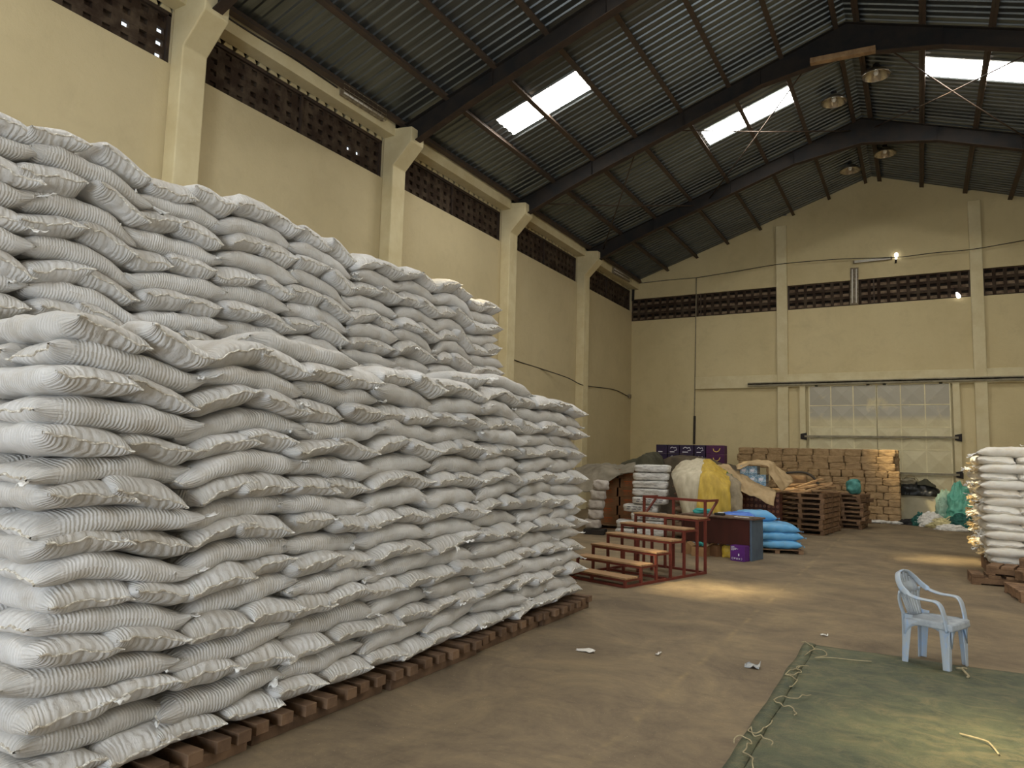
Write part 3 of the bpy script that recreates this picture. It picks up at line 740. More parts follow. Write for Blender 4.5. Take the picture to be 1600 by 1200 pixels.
# plank under the ridge of a rafter
a, b = P(1266, 97, Y=17.25), P(1368, 77, Y=17.25)
m = MB(); m.beam(a, b, .16, .13); tag(obj('plank', m, M['woodlight'], bevel=.01), 'weathered wooden plank lashed under the ridge of the middle rafter', 'plank')
def fitting(name, label, a, b, n, depth=.10, h=.22):
    """tube fitting with a wire guard from a to b, standing off along n"""
    a = Vector(a); b = Vector(b); n = Vector(n); d = (b-a).normalized(); s_ = n.cross(d)
    r0 = thing(name, label, 'light fitting', (a+b)/2)
    m = MB(); m.beam(a, b, h, .05, n); obj('housing', m, M['housing'], r0)
    for e in (-1, 1):
        m = MB(); m.tube([a+s_*(e*h*.25)+n*.06+d*.05, b+s_*(e*h*.25)+n*.06-d*.05], .02, 10); obj('tube', m, M['lampglass'], r0, smooth=True)
    m = MB(); L = (b-a).length
    for k in range(-2, 3): m.tube([a+s_*(k*h/4)+n*depth, b+s_*(k*h/4)+n*depth], .006, 5)
    for k in range(int(L/.14)+1):
        c = a+d*(L*k/int(L/.14)); m.tube([c-s_*h*.52, c-s_*h*.5+n*depth, c+s_*h*.5+n*depth, c+s_*h*.52], .006, 5)
    obj('wire_guard', m, M['housing'], r0)
fitting('fluorescent_fitting', 'dusty caged tube light on the ring beam above the second vent strip', P(532, 140, X=XL+.33), P(598, 182, X=XL+.33), (1, 0, 0))
fitting('fluorescent_fitting', 'dusty caged tube light on the ring beam near the far corner', P(957, 422, X=XL+.33), P(983, 437, X=XL+.33), (1, 0, 0))
fitting('fluorescent_fitting', 'grey tube light hanging upright across the gable vent strip', P(1335, 419, Y=YE-.028), P(1335, 476, Y=YE-.028), (0, -1, 0), .06, .26)
fitting('fluorescent_fitting', 'dark tube light slanting on the gable wall above the upright one', P(1333, 410, Y=YE-.06), P(1394, 403.5, Y=YE-.06), (0, -1, 0), .05, .09)
def bulb(label, p, d):  # glowing bulb form given to a bright spot of unknown nature
    r0 = thing('light_bulb', label, 'bulb', p); p = Vector(p); d = Vector(d).normalized()
    m = MB(); m.tube([p, p+d*.05, p+d*.10, p+d*.16, p+d*.21, p+d*.23], [.03, .04, .06, .068, .05, .01], 14); obj('glass', m, M['bulb'], r0, smooth=True)
    m = MB(); m.tube([p-d*.14, p], .032, 10); obj('socket', m, M['steel'], r0, smooth=True)
bulb('small lit white bulb at the end of the slanting tube light', P(1400, 405, Y=YE-.06), (.1, -.3, 1))
bulb('small lit white bulb hanging below the broken end of the gable vents', P(1494.5, 457, Y=YE-.02), (.35, -.22, -.9))
def cable(name, label, pts, r, mat, cat_='cable'):
    q = cat(np.array([tuple(p) for p in pts]), 8*len(pts)); m = MB(); m.tube([Vector(p) for p in q], r, 6); return tag(obj(name, m, mat, smooth=True), label, cat_)
YW = YE-.03
cable('cable', 'dark cable sagging across the gable wall above the vents', [P(x, y, Y=YE-.17) for x, y in ((1088, 434), (1150, 424), (1216, 413), (1280, 407), (1328, 404), (1400, 402), (1460, 395), (1516, 390), (1570, 381), (1640, 368))], .014, M['wire'])
cable('conduit', 'thin grey conduit running from the hall corner along the gable wall', [P(x, y, Y=YW) for x, y in ((996, 443), (1040, 438), (1088, 434))], .02, M['conduit'], 'conduit')
cable('conduit', 'tall thin conduit down the gable wall above the purple cartons', [P(x, y, Y=YW) for x, y in ((1088, 434), (1087, 520), (1086, 600), (1085, 655))], .02, M['conduit'], 'conduit')
cable('cable', 'dark cable bundle hanging below the tall conduit', [P(x, y, Y=YW-.02) for x, y in ((1085.5, 650), (1085, 672), (1084.5, 694))], .045, M['wire'])
cable('cable', 'thin cable sagging along the long wall to a small switch', [P(x, y, X=XL+.02) for x, y in ((786, 540), (799, 560), (848, 577))]+[P(x, y, X=XL+PD+.03) for x, y in ((886, 590), (908, 601))]+[P(x, y, X=XL+.03) for x, y in ((925, 604), (960, 609), (981, 619))], .016, M['wire'])
m = MB(); p = P(984, 619, X=XL+.05); m.box((p.x-.05, p.y-.12, p.z-.08), (p.x+.03, p.y+.12, p.z+.08)); tag(obj('switch_box', m, M['housing'], bevel=.01), 'small grey switch box on the long wall near the far corner', 'switch box')
cable('cable', 'dark clipped cable along the ring beam above the second vent strip', [P(x, y, X=XL+.315) for x, y in ((338, 16), (400, 56), (460, 92), (527, 137))], .016, M['wire'])
cable('cable', 'thin cable along the eaves over the ring beam', [(XL+.315, 6.95, 9.14), (XL+.32, 9.5, 9.11), (XL+.315, 12.0, 9.14), (XL+.32, 14.5, 9.11), (XL+.315, 17.1, 9.14), (XL+.32, 20, 9.11), (XL+.315, 22.4, 9.14)], .02, M['wire'])
m = MB(); m.tube([P(990.5, 430, Y=YE-.08), P(989, 470, Y=YE-.08)], .05, 10); tag(obj('pipe', m, M['steel'], smooth=True), 'short dark pipe high in the far corner of the hall', 'pipe')

# ------------------------------------------------------------------ plastic chair
def chair_mat():
    m, t, b = newmat('faded_blue_plastic'); tc = nn(t, 'ShaderNodeTexCoord'); v = tc.outputs['Object']
    base = ramp(t, noise_tex(t, v, 3, 4), [(.35, (.20, .37, .68)), (.7, (.29, .45, .68))])
    g = nn(t, 'ShaderNodeSeparateXYZ'); t.links.new(tc.outputs['Normal'], g.inputs[0])
    d = ramp(t, noise_tex(t, mapping(t, v, (1, 1, .45)), 11, 8, .8, .6), [(.26, (0,0,0)), (.52, (1,1,1))])
    col = mixc(t, mathn(t, 'MULTIPLY', d, .88), base, (.40, .425, .43)); t.links.new(col, b.inputs['Base Color'])
    b.inputs['Roughness'].default_value = .45; bump(t, b, noise_tex(t, v, 30, 6, .7), .15, .004); return m
M['chair'] = chair_mat()
M['chairdirt'] = pm('dirty_chair_seat', (.40, .43, .45), (.25, .28, .32), 9, .6, bmp=.2, bscale=40)
cp = Vector((.075, 7.625, 0)); fwd = Vector((.315, -.125, 0)).normalized(); lef = Vector((-fwd.y, fwd.x, 0))
chair = thing('plastic_chair', 'dirty pale blue plastic armchair standing at the edge of the green groundsheet', 'chair', cp, atan2(fwd.y, fwd.x))
# local frame: x forward, y to the far side
def tapered(pts, ws, hs, n=10, p=.55):
    """blade along pts with width ws (sideways y) and thickness hs"""
    m = MB(); vs = []; fs = []; pts = [Vector(q) for q in pts]
    for i, q in enumerate(pts):
        d = (pts[min(i+1, len(pts)-1)]-pts[max(i-1, 0)]).normalized(); x = Vector(ws[i][1]) if isinstance(ws[i], tuple) else Vector((0, 1, 0)); w = ws[i][0] if isinstance(ws[i], tuple) else ws[i]
        x = (x-d*x.dot(d)).normalized(); z = x.cross(d)
        for k in range(n):
            a_ = 2*pi*k/n; vs.append(q+x*(w/2*spow(cos(a_), p))+z*(hs[i]/2*spow(sin(a_), p)))
    for i in range(len(pts)-1):
        for k in range(n): fs.append((i*n+k, (i+1)*n+k, (i+1)*n+(k+1) % n, i*n+(k+1) % n))
    fs.append(tuple(range(n))); fs.append(tuple(range(len(vs)-1, len(vs)-n-1, -1))); m.add(vs, fs); return m
def seat_mesh():
    m = MB(); n = 14; top = np.zeros((n, n, 3))
    for i in range(n):
        for j in range(n):
            u, v = i/(n-1)*2-1, j/(n-1)*2-1
            wy = .205-.025*(1-u)/2
            x = .205*u*(1+.05*(1-v*v)) if u > 0 else .19*u; 
            z = .405+.012*(u**3)-.018*(1-u*u)*(1-v*v)-.022*max(0, u-.6)*2
            top[i, j] = (x, v*wy, z)
    m.grid(top)
    per = [top[i, 0] for i in range(n)]+[top[n-1, j] for j in range(1, n)]+[top[i, n-1] for i in range(n-2, -1, -1)]+[top[0, j] for j in range(n-2, 0, -1)]
    sk = np.zeros((len(per)+1, 5, 3))
    for i in range(len(per)+1):
        q = per[i % len(per)]
        arch = .05
        for j in range(5): sk[i, j] = (q[0]*(1+.02*j/4), q[1]*(1+.03*j/4), q[2]-arch*j/4-.004*(j > 0))
    m.grid(sk[::-1]); return m
o = obj('seat', seat_mesh(), M['chairdirt'], chair, world=False, smooth=True, solid=.008)
for (sx, sy) in ((1, 1), (1, -1), (-1, 1), (-1, -1)):
    if sx > 0: pts = [(.175, sy*.165, .395), (.178, sy*.172, .28), (.182, sy*.178, .12), (.184, sy*.182, .0)]
    else: pts = [(-.185, sy*.150, .43), (-.190, sy*.158, .30), (-.198, sy*.166, .13), (-.205, sy*.170, .0)]
    # two flanges meeting in an L, tapering to the foot
    m = tapered(pts, [.115, .090, .068, .052], [.012]*4)
    q2 = [(x-sx*.025, y+sy*.028, z) for x, y, z in pts]
    m2 = tapered(q2, [(.10, (1, 0, 0)), (.078, (1, 0, 0)), (.060, (1, 0, 0)), (.050, (1, 0, 0))], [.012]*4); m.add(m2.v, m2.f)
    obj('leg', m, M['chair'], chair, world=False, smooth=False)
def arch(y0, y1, x0, x1, name):
    m = MB(); n = 12; g = np.zeros((n, 3, 3))
    for i in range(n):
        t_ = i/(n-1); e = abs(2*t_-1)
        for j in range(3): g[i, j] = (x0+(x1-x0)*t_, y0+(y1-y0)*t_, .385-(.035+.15*e**4)*j/2)
    m.grid(g); obj(name, m, M['chair'], chair, world=False, smooth=True, solid=.008)
arch(-.19, -.19, -.19, .18, 'apron'); arch(.19, .19, -.19, .18, 'apron'); arch(-.17, .17, .197, .197, 'apron')
# rim: front leg, arm, back loop in one ribbon per side
for sy in (1, -1):
    pts = [(.180, sy*.205, .34), (.165, sy*.215, .45), (.140, sy*.222, .545), (.105, sy*.226, .582), (.05, sy*.228, .588), (-.03, sy*.226, .590), (-.12, sy*.220, .612), (-.19, sy*.205, .660), (-.235, sy*.165, .72), (-.265, sy*.095, .768), (-.272, 0, .785)]
    q = cat(np.array(pts), 44)
    ws = []
    for i in range(44):
        t_ = i/43; w = .085 if t_ < .22 else .080 if t_ < .6 else .066
        ws.append((w, (0, 1, 0)) if t_ < .62 else (w*.8, (.9, .0, .45)))
    obj('armrest', tapered([Vector(v_) for v_ in q], ws, [.016]*44, 10), M['chair'], chair, world=False, smooth=True)
    pts2 = [(-.185, sy*.165, .40), (-.205, sy*.185, .48), (-.215, sy*.200, .56), (-.205, sy*.205, .63)]
    obj('back_post', tapered([Vector(v_) for v_ in cat(np.array(pts2), 10)], [.05]*10, [.016]*10), M['chair'], chair, world=False, smooth=True)
# fan-shaped backrest with slots
for k in range(-3, 4):
    m = MB(); n = 10; g = np.zeros((n, 3, 3))
    for i in range(n):
        t_ = i/(n-1); w = .020+.009*t_; yc = k*(.036+.013*t_)
        zt = .40+t_*(.375-.022*k*k*t_*.55)
        for j in range(3):
            yv = yc+(j-1)*w*.95; g[i, j] = (-.175-.085*t_-.012*sin(t_*pi)+.9*yv*yv, yv, zt)
    m.grid(g); obj('back_slat', m, M['chairdirt'], chair, world=False, smooth=True, solid=.009)
m = MB(); g = np.zeros((13, 4, 3))
for i in range(13):
    for j in range(4):
        yv = (i/12-.5)*.36; z = .60+.05*j; g[i, j] = (-.225-.012*j*1.1+.9*yv*yv, yv*(1-.10*j/3), z-1.6*yv*yv*j/3)
m.grid(g); obj('backrest', m, M['chairdirt'], chair, world=False, smooth=True, solid=.008)

# ------------------------------------------------------------------ groundsheet and litter on the floor
def sheet_mat():
    m, t, b = newmat('dusty_green_sheet'); tc = nn(t, 'ShaderNodeTexCoord'); v = tc.outputs['Object']
    base = ramp(t, noise_tex(t, v, 2.4, 9, .75, .5), [(.36, (.040, .052, .030)), (.62, (.100, .106, .054))])
    dust = ramp(t, noise_tex(t, mapping(t, v, (1.0, 1.6, 1), (0, 0, -.25)), 3.4, 9, .8, 1.4), [(.46, (0,0,0)), (.72, (1,1,1))])
    col = mixc(t, mathn(t, 'MULTIPLY', dust, .72), base, (.215, .175, .088)); t.links.new(col, b.inputs['Base Color']); b.inputs['Roughness'].default_value = .7
    bump(t, b, mathn(t, 'ADD', noise_tex(t, mapping(t, v, (.8, 3.5, 1), (0, 0, -.25)), 3, 6, .6), noise_tex(t, v, 90, 2)), .35, .02); return m
M['sheet'] = sheet_mat()
nx, ny = 60, 64; g = np.zeros((nx, ny, 3))
for i in range(nx):
    for j in range(ny):
        x = -.99+i/(nx-1)*5.2; y = 2.6+j/(ny-1)*(5.08+.012*(x+1)); e = (i in (0,)) or j == ny-1
        p = Vector((x, y, 0)); z = .012+.012*max(0, noise.noise(Vector((x*1.3, y*4, 3))))+.008*max(0, noise.noise(Vector((x*6+y*2, y*5, 1))))
        if i == 0: x += .025*noise.noise(Vector((0, y*2.2, 5)))
        if j == ny-1: y += .03*noise.noise(Vector((x*2, 0, 9)))
        g[i, j] = (x, y, .006 if e else z)
m = MB(); m.grid(g); gs = obj('groundsheet', m, M['sheet'], smooth=True, solid=.004); tag(gs, 'large dusty green groundsheet spread on the floor under the chair', 'groundsheet')
m = MB(); g = np.zeros((3, 60, 3))
for i in range(3):
    for j in range(60):
        y = 2.6+j/59*5.06; g[i, j] = (-1.02+i*.05+.02*noise.noise(Vector((0, y*2.2, 5))), y, .020+.008*(i == 1)+.006*noise.noise(Vector((i, y*7, 0))))
m.grid(g); obj('edge_hem', m, M['sheet'], gs, smooth=True, solid=.006)
M['string'] = pm('frayed_string', (.40, .34, .20), (.28, .23, .14), 20, .9)
rs = random.Random(4)
for k, (x, y) in enumerate([(-.93, 7.25), (-1.0, 6.35), (-.97, 5.65), (-1.0, 5.0), (-.96, 4.55)]):
    m = MB()
    for s_ in range(3 if k in (1,) else 2):
        a = rs.uniform(0, 6); pts = []; q = Vector((x, y, .04))
        for i in range(9):
            pts.append(q.copy()); a += rs.uniform(-1.0, 1.0); q = q+Vector((cos(a)*.035, sin(a)*.06, 0)); q.z = .035+rs.uniform(0, .02)
        if k == 0 and s_ == 0: pts = [Vector(p) for p in ((-.95, 7.1, .035), (-.9, 7.3, .05), (-.82, 7.33, .05), (-.78, 7.2, .04), (-.86, 7.05, .04), (-.74, 7.16, .035), (-.55, 7.2, .035), (-.42, 7.24, .035))]
        m.tube([Vector(v_) for v_ in cat(np.array([tuple(p) for p in pts]), 40)], .0042, 5)
    obj('frayed_cord', m, M['string'], gs, smooth=True)
def scrap(name, label, p, size, mat, cat_, seed, h=.02):
    g = np.zeros((6, 6, 3))
    for i in range(6):
        for j in range(6):
            u, v = i/5-.5, j/5-.5; q = Vector((u*3+seed, v*3, seed)); g[i, j] = (p[0]+u*size[0]+.01*noise.noise(q*2), p[1]+v*size[1], p[2]+.004+h*abs(noise.noise(q))*2)
    m = MB(); m.grid(g); tag(obj(name, m, mat, smooth=True, solid=.002), label, cat_)
M['paper'] = pm('white_scrap', (.75, .72, .66), (.55, .52, .46), 12, .8); M['bluescrap'] = pm('grey_blue_scrap', (.20, .23, .26), (.42, .40, .35), 20, .5)
f0 = lambda x, y: P(x, y, Z=0)
scrap('paper_scrap', 'small white paper scrap on the floor in front of the pallets', f0(915, 1018), (.17, .07), M['paper'], 'scrap', 1)
scrap('plastic_scrap', 'crumpled grey plastic scrap on the floor beside the groundsheet', f0(1176, 1043), (.12, .10), M['bluescrap'], 'scrap', 2, .035)
scrap('paper_scrap', 'tiny white curled scrap on the bare floor', f0(1029, 1023), (.03, .10), M['paper'], 'scrap', 3)
scrap('paper_scrap', 'tiny white scrap on the floor beyond the groundsheet', f0(1288, 994), (.07, .03), M['paper'], 'scrap', 4)
def twig(label, pts, r):
    m = MB(); m.tube([Vector(v_) for v_ in cat(np.array([tuple(p) for p in pts]), 24)], r, 6); tag(obj('straw', m, M['string'], smooth=True), label, 'straw')
q = f0(1506, 1056); z = Vector((0, 0, .028))
twig('pale twisted straw on the groundsheet in front of the chair', [q+z+Vector((-.05, .12, 0)), q+z+Vector((.02, .06, .02)), q+z+Vector((-.01, 0, .03)), q+z+Vector((.03, -.1, 0)), q+z+Vector((.02, -.14, 0))], .010)
q = f0(1548, 1170)
twig('long pale straw on the sunlit corner of the groundsheet', [q+z+Vector((-.16, .10, 0)), q+z+Vector((-.03, .02, .01)), q+z+Vector((.0, -.08, .02)), q+z+Vector((.03, -.16, 0))], .006)
# ------------------------------------------------------------------ smooth white sacks in the stack across the hall
rw = random.Random(31)
M['flaptan'] = pm('tan_sack_end', (.62, .47, .25), (.46, .32, .15), 14, .6, bmp=.5, bscale=40)
WX, WY, WZ, WT = .88, 13.72, .255, 1.83/14
def wplace(cx, cy, z0, s, ang, zt):
    ca, sa = cos(ang), sin(ang)
    def f(al, x, z):
        al, x, z = np.broadcast_arrays(np.asarray(al, float), np.asarray(x, float), np.asarray(z, float))
        X = cx+al*ca-x*sa; Yv = cy+al*sa+x*ca
        return np.stack([X, Yv, z0+zt+z-.012*np.cos(al*5)*0], -1)
    return f
wk = 0
for k in range(14):
    z0 = WZ+k*WT; lean = .015*sin(k*.9)-.004*k+(.05 if k == 0 else 0)
    if k % 2 == 0: cols = [(WX+.24+i*.49, WY+.45+j*.9, pi/2, .90, .52) for j in range(4) for i in range(2) if j < 2 or i == 0]
    else: cols = [(WX+.47, WY+.24+j*.49, 0, .94, .52) for j in range(7)]+[(WX+1.40, WY+.24, 0, .92, .52)]
    if k >= 12: cols = [c for c in cols if c[1] < WY+1.6]
    if k == 13: cols = [(WX+.42, WY+.30, .05, .86, .50), (WX+1.22, WY+.30, 0, .86, .52)]
    for i, (cx, cy, an, L, Wd) in enumerate(cols):
        s = Sack(L*rw.uniform(.97, 1.04), Wd, WT*1.22, rw); s.droop = [.02, .02]; s.flapw = 2.0
        f = wplace(cx+lean+rw.uniform(-.02, .02), cy+rw.uniform(-.015, .015), z0, s, an+rw.uniform(-.03, .03), WT/2+.0)
        front = cy < WY+.5; fl = [(-1, sd_, rw.uniform(.07, .16)) for sd_ in (1, -1, .5, -.5, .1)] if an < 1 and cx < WX+.6 else ([(1, 1, .06)] if cx < WX+.6 and rw.random() < .5 else None)
        o = s.build(f, M['sackw'], M['flap'], 'plastic_sack', 26, 18, seams=(1, 1), flap=fl, flapmat=M['flaptan'] if rw.random() < .45 else M['flap'])
        pos = {0: 'facing the gateway, beside the aisle', 1: 'facing the gateway, away from the aisle'}
        where = ORD[1+sum(1 for c in cols[:i] if abs(c[0]-cx) < .3)]+' row, '+('aisle side' if cx < WX+.6 else 'away from aisle')
        tag(o, 'smooth white sack in stack beyond chair, %s layer up, %s' % (ORD[k+1], where), 'sack', 'smooth white sacks in the stack beyond the chair'); wk += 1
o = s = None
sk_ = Sack(.86, .50, .16, rw); o = sk_.build(wplace(WX+1.05, WY+.34, WZ+14*WT, sk_, -.03, WT/2), M['sackw'], M['flap'], 'plastic_sack', 26, 18, seams=(1, 1), flap=[(-1, 1, .1)])
tag(o, 'single smooth white sack on the very top of the stack beyond the chair', 'sack', 'smooth white sacks in the stack beyond the chair')
for k in range(2):
    pallet('wooden_pallet', 'brown pallet under the smooth white sacks, %s' % ('beside the aisle' if k == 0 else 'away from the aisle'), (WX+.52+k*1.04, WY+.95, 0 if k == 0 else 0), 0, 1.0, 1.9, 9, 'pallets under the smooth white sacks', bw=.12, bt=.04, bh=.17, jit=.01)
rp = random.Random(3)
pallet('wooden_pallet', 'loose brown pallet lying on the floor before the smooth white sacks', (1.14, 13.42, 0), .02, .55, 1.05, 5, None, bw=.16, bt=.045, bh=.085, jit=.008)[0].rotation_euler = (0, 0, pi/2+.06)
pl2, _ = pallet('wooden_pallet', 'loose brown pallet lying askew on top of another before the white sacks', (1.34, 13.33, .155), .0, .50, .95, 5, None, bw=.16, bt=.04, bh=.075, jit=.008); pl2.rotation_euler = (0, 0, pi/2-.22)
pl3, _ = pallet('wooden_pallet', 'topmost loose brown pallet in the heap before the white sacks', (1.72, 13.30, .295), .0, .50, .85, 5, None, bw=.16, bt=.04, bh=.075, jit=.008); pl3.rotation_euler = (0, 0, pi/2-.30)
pallet('wooden_pallet', 'brown pallet cut off by the picture edge behind the chair', (1.62, 12.25, 0), .12, 1.15, .9, 6, None, bw=.13, bt=.04, bh=.08, jit=.01)
pallet('wooden_pallet', 'upper of the two pallets at the picture edge behind the chair', (1.78, 12.65, .145), .25, 1.05, .9, 6, None, bw=.13, bt=.04, bh=.08, jit=.01)

# ------------------------------------------------------------------ red steel step stand
M['redsteel'] = pm('red_oxide_steel', (.17, .036, .024), (.11, .026, .018), 6, .5, bmp=.1)
M['tread'] = pm('worn_wood_tread', (.40, .25, .13), (.26, .15, .075), 7, .7, bmp=.25, bscale=30, stretch=(1, 5, 1))
M['treadr'] = pm('red_tread', (.20, .055, .035), (.28, .12, .07), 5, .65)
st = thing('step_stand', 'red steel stand of six wooden steps beside the front sack stack', 'step stand', (-3.54, 9.44, 0), atan2(.96, .28)-pi/2)
# local: y ascending, x to the aisle (negative x towards the stack)
SW = 1.16; ST = .365; SH = .147; TK = .28
def bar(n, a, b, w=.035, mat='redsteel'):
    m = MB(); m.beam(a, b, w, w, (0, 0, 1) if abs(a[2]-b[2]) < .01 else (0, 1, 0)); obj(n, m, M[mat], st, world=False)
for x in (-SW, 0):
    bar('base_rail', (x, -.02, .018), (x, 2.08, .018))
for y in (0, 1.05, 2.06): bar('base_rail', (-SW, y, .018), (0, y, .018))
for k in range(6):
    z = .13+k*SH; y = k*ST
    for x in (-SW, -SW/2, 0):
        if x != -SW/2 or True: bar('leg', (x, y, .036), (x, y, z-.02) if k < 5 else (x, y, z-.02))
        bar('tread_bearer', (x, y, z-.035), (x, y+TK+.08, z-.035), .03)
    bar('front_rail', (-SW, y, z-.035), (0, y, z-.035), .032)
    m = MB(); m.box((-SW-.03, y-.03, z-.018), (.03, y-.03+TK, z+.008)); obj('tread', m, M['tread'], st, world=False, bevel=.004)
zt = .13+5*SH
for x in (-SW, -SW/2, 0):
    bar('rail_post', (x, 2.06, .036), (x, 2.06, zt+.26), .036)
    if x != -SW/2: bar('brace', (x, 2.06, zt-.05), (x+.0, 2.42, zt+.24), .03)
bar('top_rail', (-SW-.02, 2.06, zt+.26), (.02, 2.06, zt+.26), .04)
for x in (-SW, 0): bar('top_rail', (x, 2.06, zt+.26), (x, 2.44, zt+.26), .036)

# ------------------------------------------------------------------ desk and what is round it
M['mahogany'] = pm('dark_red_brown_veneer', (.060, .016, .012), (.038, .012, .010), 3, .4, stretch=(1, 1, .2))
M['desktop'] = pm('dusty_desk_top', (.16, .11, .08), (.09, .05, .035), 6, .5)
M['greyside'] = pm('blue_grey_panel', (.085, .12, .16), (.06, .085, .12), 4, .5)
dk = Vector((-2.62, 13.36, 0)); dv = Vector((-.975, .22, 0)).normalized(); da = atan2(-dv.y, -dv.x)
desk = thing('desk', 'dark red-brown office desk behind the red step stand', 'desk', dk, da)
DL = 1.42
def dbox(n, lo, hi, mat, parent=desk, bevel=.005): 
    m = MB(); m.box(lo, hi); return obj(n, m, M[mat], parent, world=False, bevel=bevel)
dbox('desk_top', (-DL, -.03, .72), (.02, .50, .75), 'desktop')
dbox('modesty_panel', (-DL+.04, .02, .24), (-.06, .04, .72), 'mahogany')
dbox('side_panel', (-.06, .0, 0), (-.02, .48, .72), 'greyside')
dbox('side_panel', (-DL+.0, .0, 0), (-DL+.04, .48, .72), 'mahogany')
dbox('drawer_case', (-.42, .06, .30), (-.07, .46, .72), 'mahogany')
M['card'] = pm('brown_cardboard', (.36, .215, .10), (.28, .16, .072), 5, .8, orand=.12)
M['card2'] = pm('dull_cardboard', (.215, .108, .048), (.155, .076, .034), 5, .8, orand=.12)
M['purple'] = pm('purple_carton', (.10, .018, .16), (.075, .014, .13), 4, .5)
M['navy'] = pm('navy_purple_carton', (.018, .012, .035), (.028, .014, .045), 4, .5)
M['maroon'] = pm('maroon_purple_carton', (.075, .014, .062), (.05, .01, .045), 4, .5)
M['print'] = pm('white_print', (.75, .74, .78), (.62, .6, .66), 8, .6)
M['orangeprint'] = pm('orange_print', (.36, .085, .02), (.26, .065, .02), 8, .7)
M['yellowprint'] = pm('yellow_print', (.75, .55, .14), (.6, .42, .1), 8, .7)
M['plasticblack'] = pm('black_plastic', (.015, .015, .017), (.025, .025, .025), 8, .4)
M['teal'] = pm('teal_plastic', (.05, .36, .33), (.04, .26, .24), 8, .5)
def carton(name, label, cat_, loc, size, rz, mat, group=None, flaps=False):
    r0 = thing(name, label, cat_, loc, rz, group); lx, ly, lz = size
    m = MB()
    if not flaps: m.box((-lx/2, -ly/2, 0), (lx/2, ly/2, lz)); obj('box', m, mat, r0, world=False, bevel=.006)
    else:
        t_ = .006
        for lo, hi in (((-lx/2, -ly/2, 0), (lx/2, ly/2, t_)), ((-lx/2, -ly/2, t_), (lx/2, -ly/2+t_, lz)), ((-lx/2, ly/2-t_, t_), (lx/2, ly/2, lz)), ((-lx/2, -ly/2+t_, t_), (-lx/2+t_, ly/2-t_, lz)), ((lx/2-t_, -ly/2+t_, t_), (lx/2, ly/2-t_, lz))): m.box(lo, hi)
        obj('box', m, mat, r0, world=False)
        for sg in (-1, 1):
            m = MB(); m.prism([(sg*lx/2, -ly/2, lz), (sg*lx/2, ly/2, lz), (sg*(lx/2+.09), ly/2-.01, lz+.07), (sg*(lx/2+.09), -ly/2+.01, lz+.07)], (0, 0, .005)); obj('flap', m, mat, r0, world=False)
    return r0
def text(r0, name, body, size, loc, rot, mat):
    c = bpy.data.curves.new(name, 'FONT'); c.body = body; c.size = size; c.extrude = .001; c.align_x = 'LEFT'
    c.materials.append(mat); o = bpy.data.objects.new(name, c); COL.objects.link(o); o.parent = r0; o.location = loc; o.rotation_euler = rot; return o
def dw(x, y, z=0): return dk+Vector((cos(da)*x-sin(da)*y, sin(da)*x+cos(da)*y, z))
pc = carton('carton', 'bright purple carton with white print standing before the end of the desk', 'carton', dw(-.20, -.10), (.27, .20, .27), da, M['purple'])
m = MB()
for (x, z, w, h) in ((-.115, .245, .06, .010), (-.115, .225, .10, .006), (-.115, .212, .13, .005), (-.115, .200, .09, .005), (-.115, .188, .05, .005)): m.box((x, -.103, z), (x+w, -.1005, z+h))
m.box((.015, -.103, .095), (.035, -.1005, .135)); obj('white_print', m, M['print'], pc, world=False)
m = MB(); xs = -.105
for i in range(5):   # row of handling symbols along the foot of the carton
    c0 = xs+i*.042
    if i in (0,): 
        for lo, hi in (((c0, .03), (c0+.03, .034)), ((c0, .058), (c0+.03, .062)), ((c0, .03), (c0+.004, .062)), ((c0+.026, .03), (c0+.03, .062))): m.box((lo[0], -.103, lo[1]), (hi[0], -.1005, hi[1]))
    elif i == 1: m.prism([(c0, -.103, .060), (c0+.015, -.103, .030), (c0+.030, -.103, .060)], (0, .0025, 0))
    elif i in (2, 3):
        m.beam((c0, -.1018, .032), (c0+.028, -.1018, .060), .006, .0025, (0, 1, 0)); m.beam((c0+.028, -.1018, .032), (c0, -.1018, .060), .006, .0025, (0, 1, 0))
    else: m.tube([(c0+.005, -.101, .028), (c0+.02, -.101, .038), (c0+.02, -.101, .054), (c0+.005, -.101, .064)], .003, 5)
obj('handling_symbols', m, M['print'], pc, world=False)
carton('carton', 'small open cardboard box under the desk beside the step stand', 'carton', dw(-1.22, .10), (.24, .22, .20), da+.3, M['card'], flaps=True)
carton('carton', 'orange brown cardboard box tilted under the desk, middle of the floor boxes', 'carton', dw(-.98, -.06), (.27, .26, .17), da+.15, M['card'], flaps=True)
carton('carton', 'dark brown open cardboard box under the desk beside the yellow bag', 'carton', dw(-.76, .16), (.20, .22, .20), da-.3, M['card2'], flaps=True)
M['yellowbag'] = pm('yellow_bag', (.62, .42, .05), (.45, .30, .04), 9, .5, bmp=.3)
o = put('yellow_bag', softbox('yellow_bag', (.17, .12, .22), M['yellowbag'], 9, 5, .03, 3)); o.location = dw(-.56, .16); tag(o, 'small crumpled yellow bag on the floor under the desk', 'bag')
o = put('plastic_bag', softbox('plastic_bag', (.16, .12, .07), M['teal'], 9, 4, .03, 5)); o.location = dw(-1.02, .02, .172); tag(o, 'crumpled pale teal plastic bag in the middle box under the desk', 'bag')
o = put('paper_scrap', softbox('paper_scrap', (.12, .08, .06), M['paper'], 7, 4, .03, 6)); o.location = dw(-1.22, .08, .17); tag(o, 'crumpled white paper in the open box by the step stand', 'paper')
r0 = thing('tape_dispenser', 'small black desk item standing on the dusty desk top', 'desk item', dw(-.72, .18, .75), da)
m = MB(); m.box((-.09, -.05, 0), (.09, .05, .045)); obj('tray', m, M['plasticblack'], r0, world=False, bevel=.01)
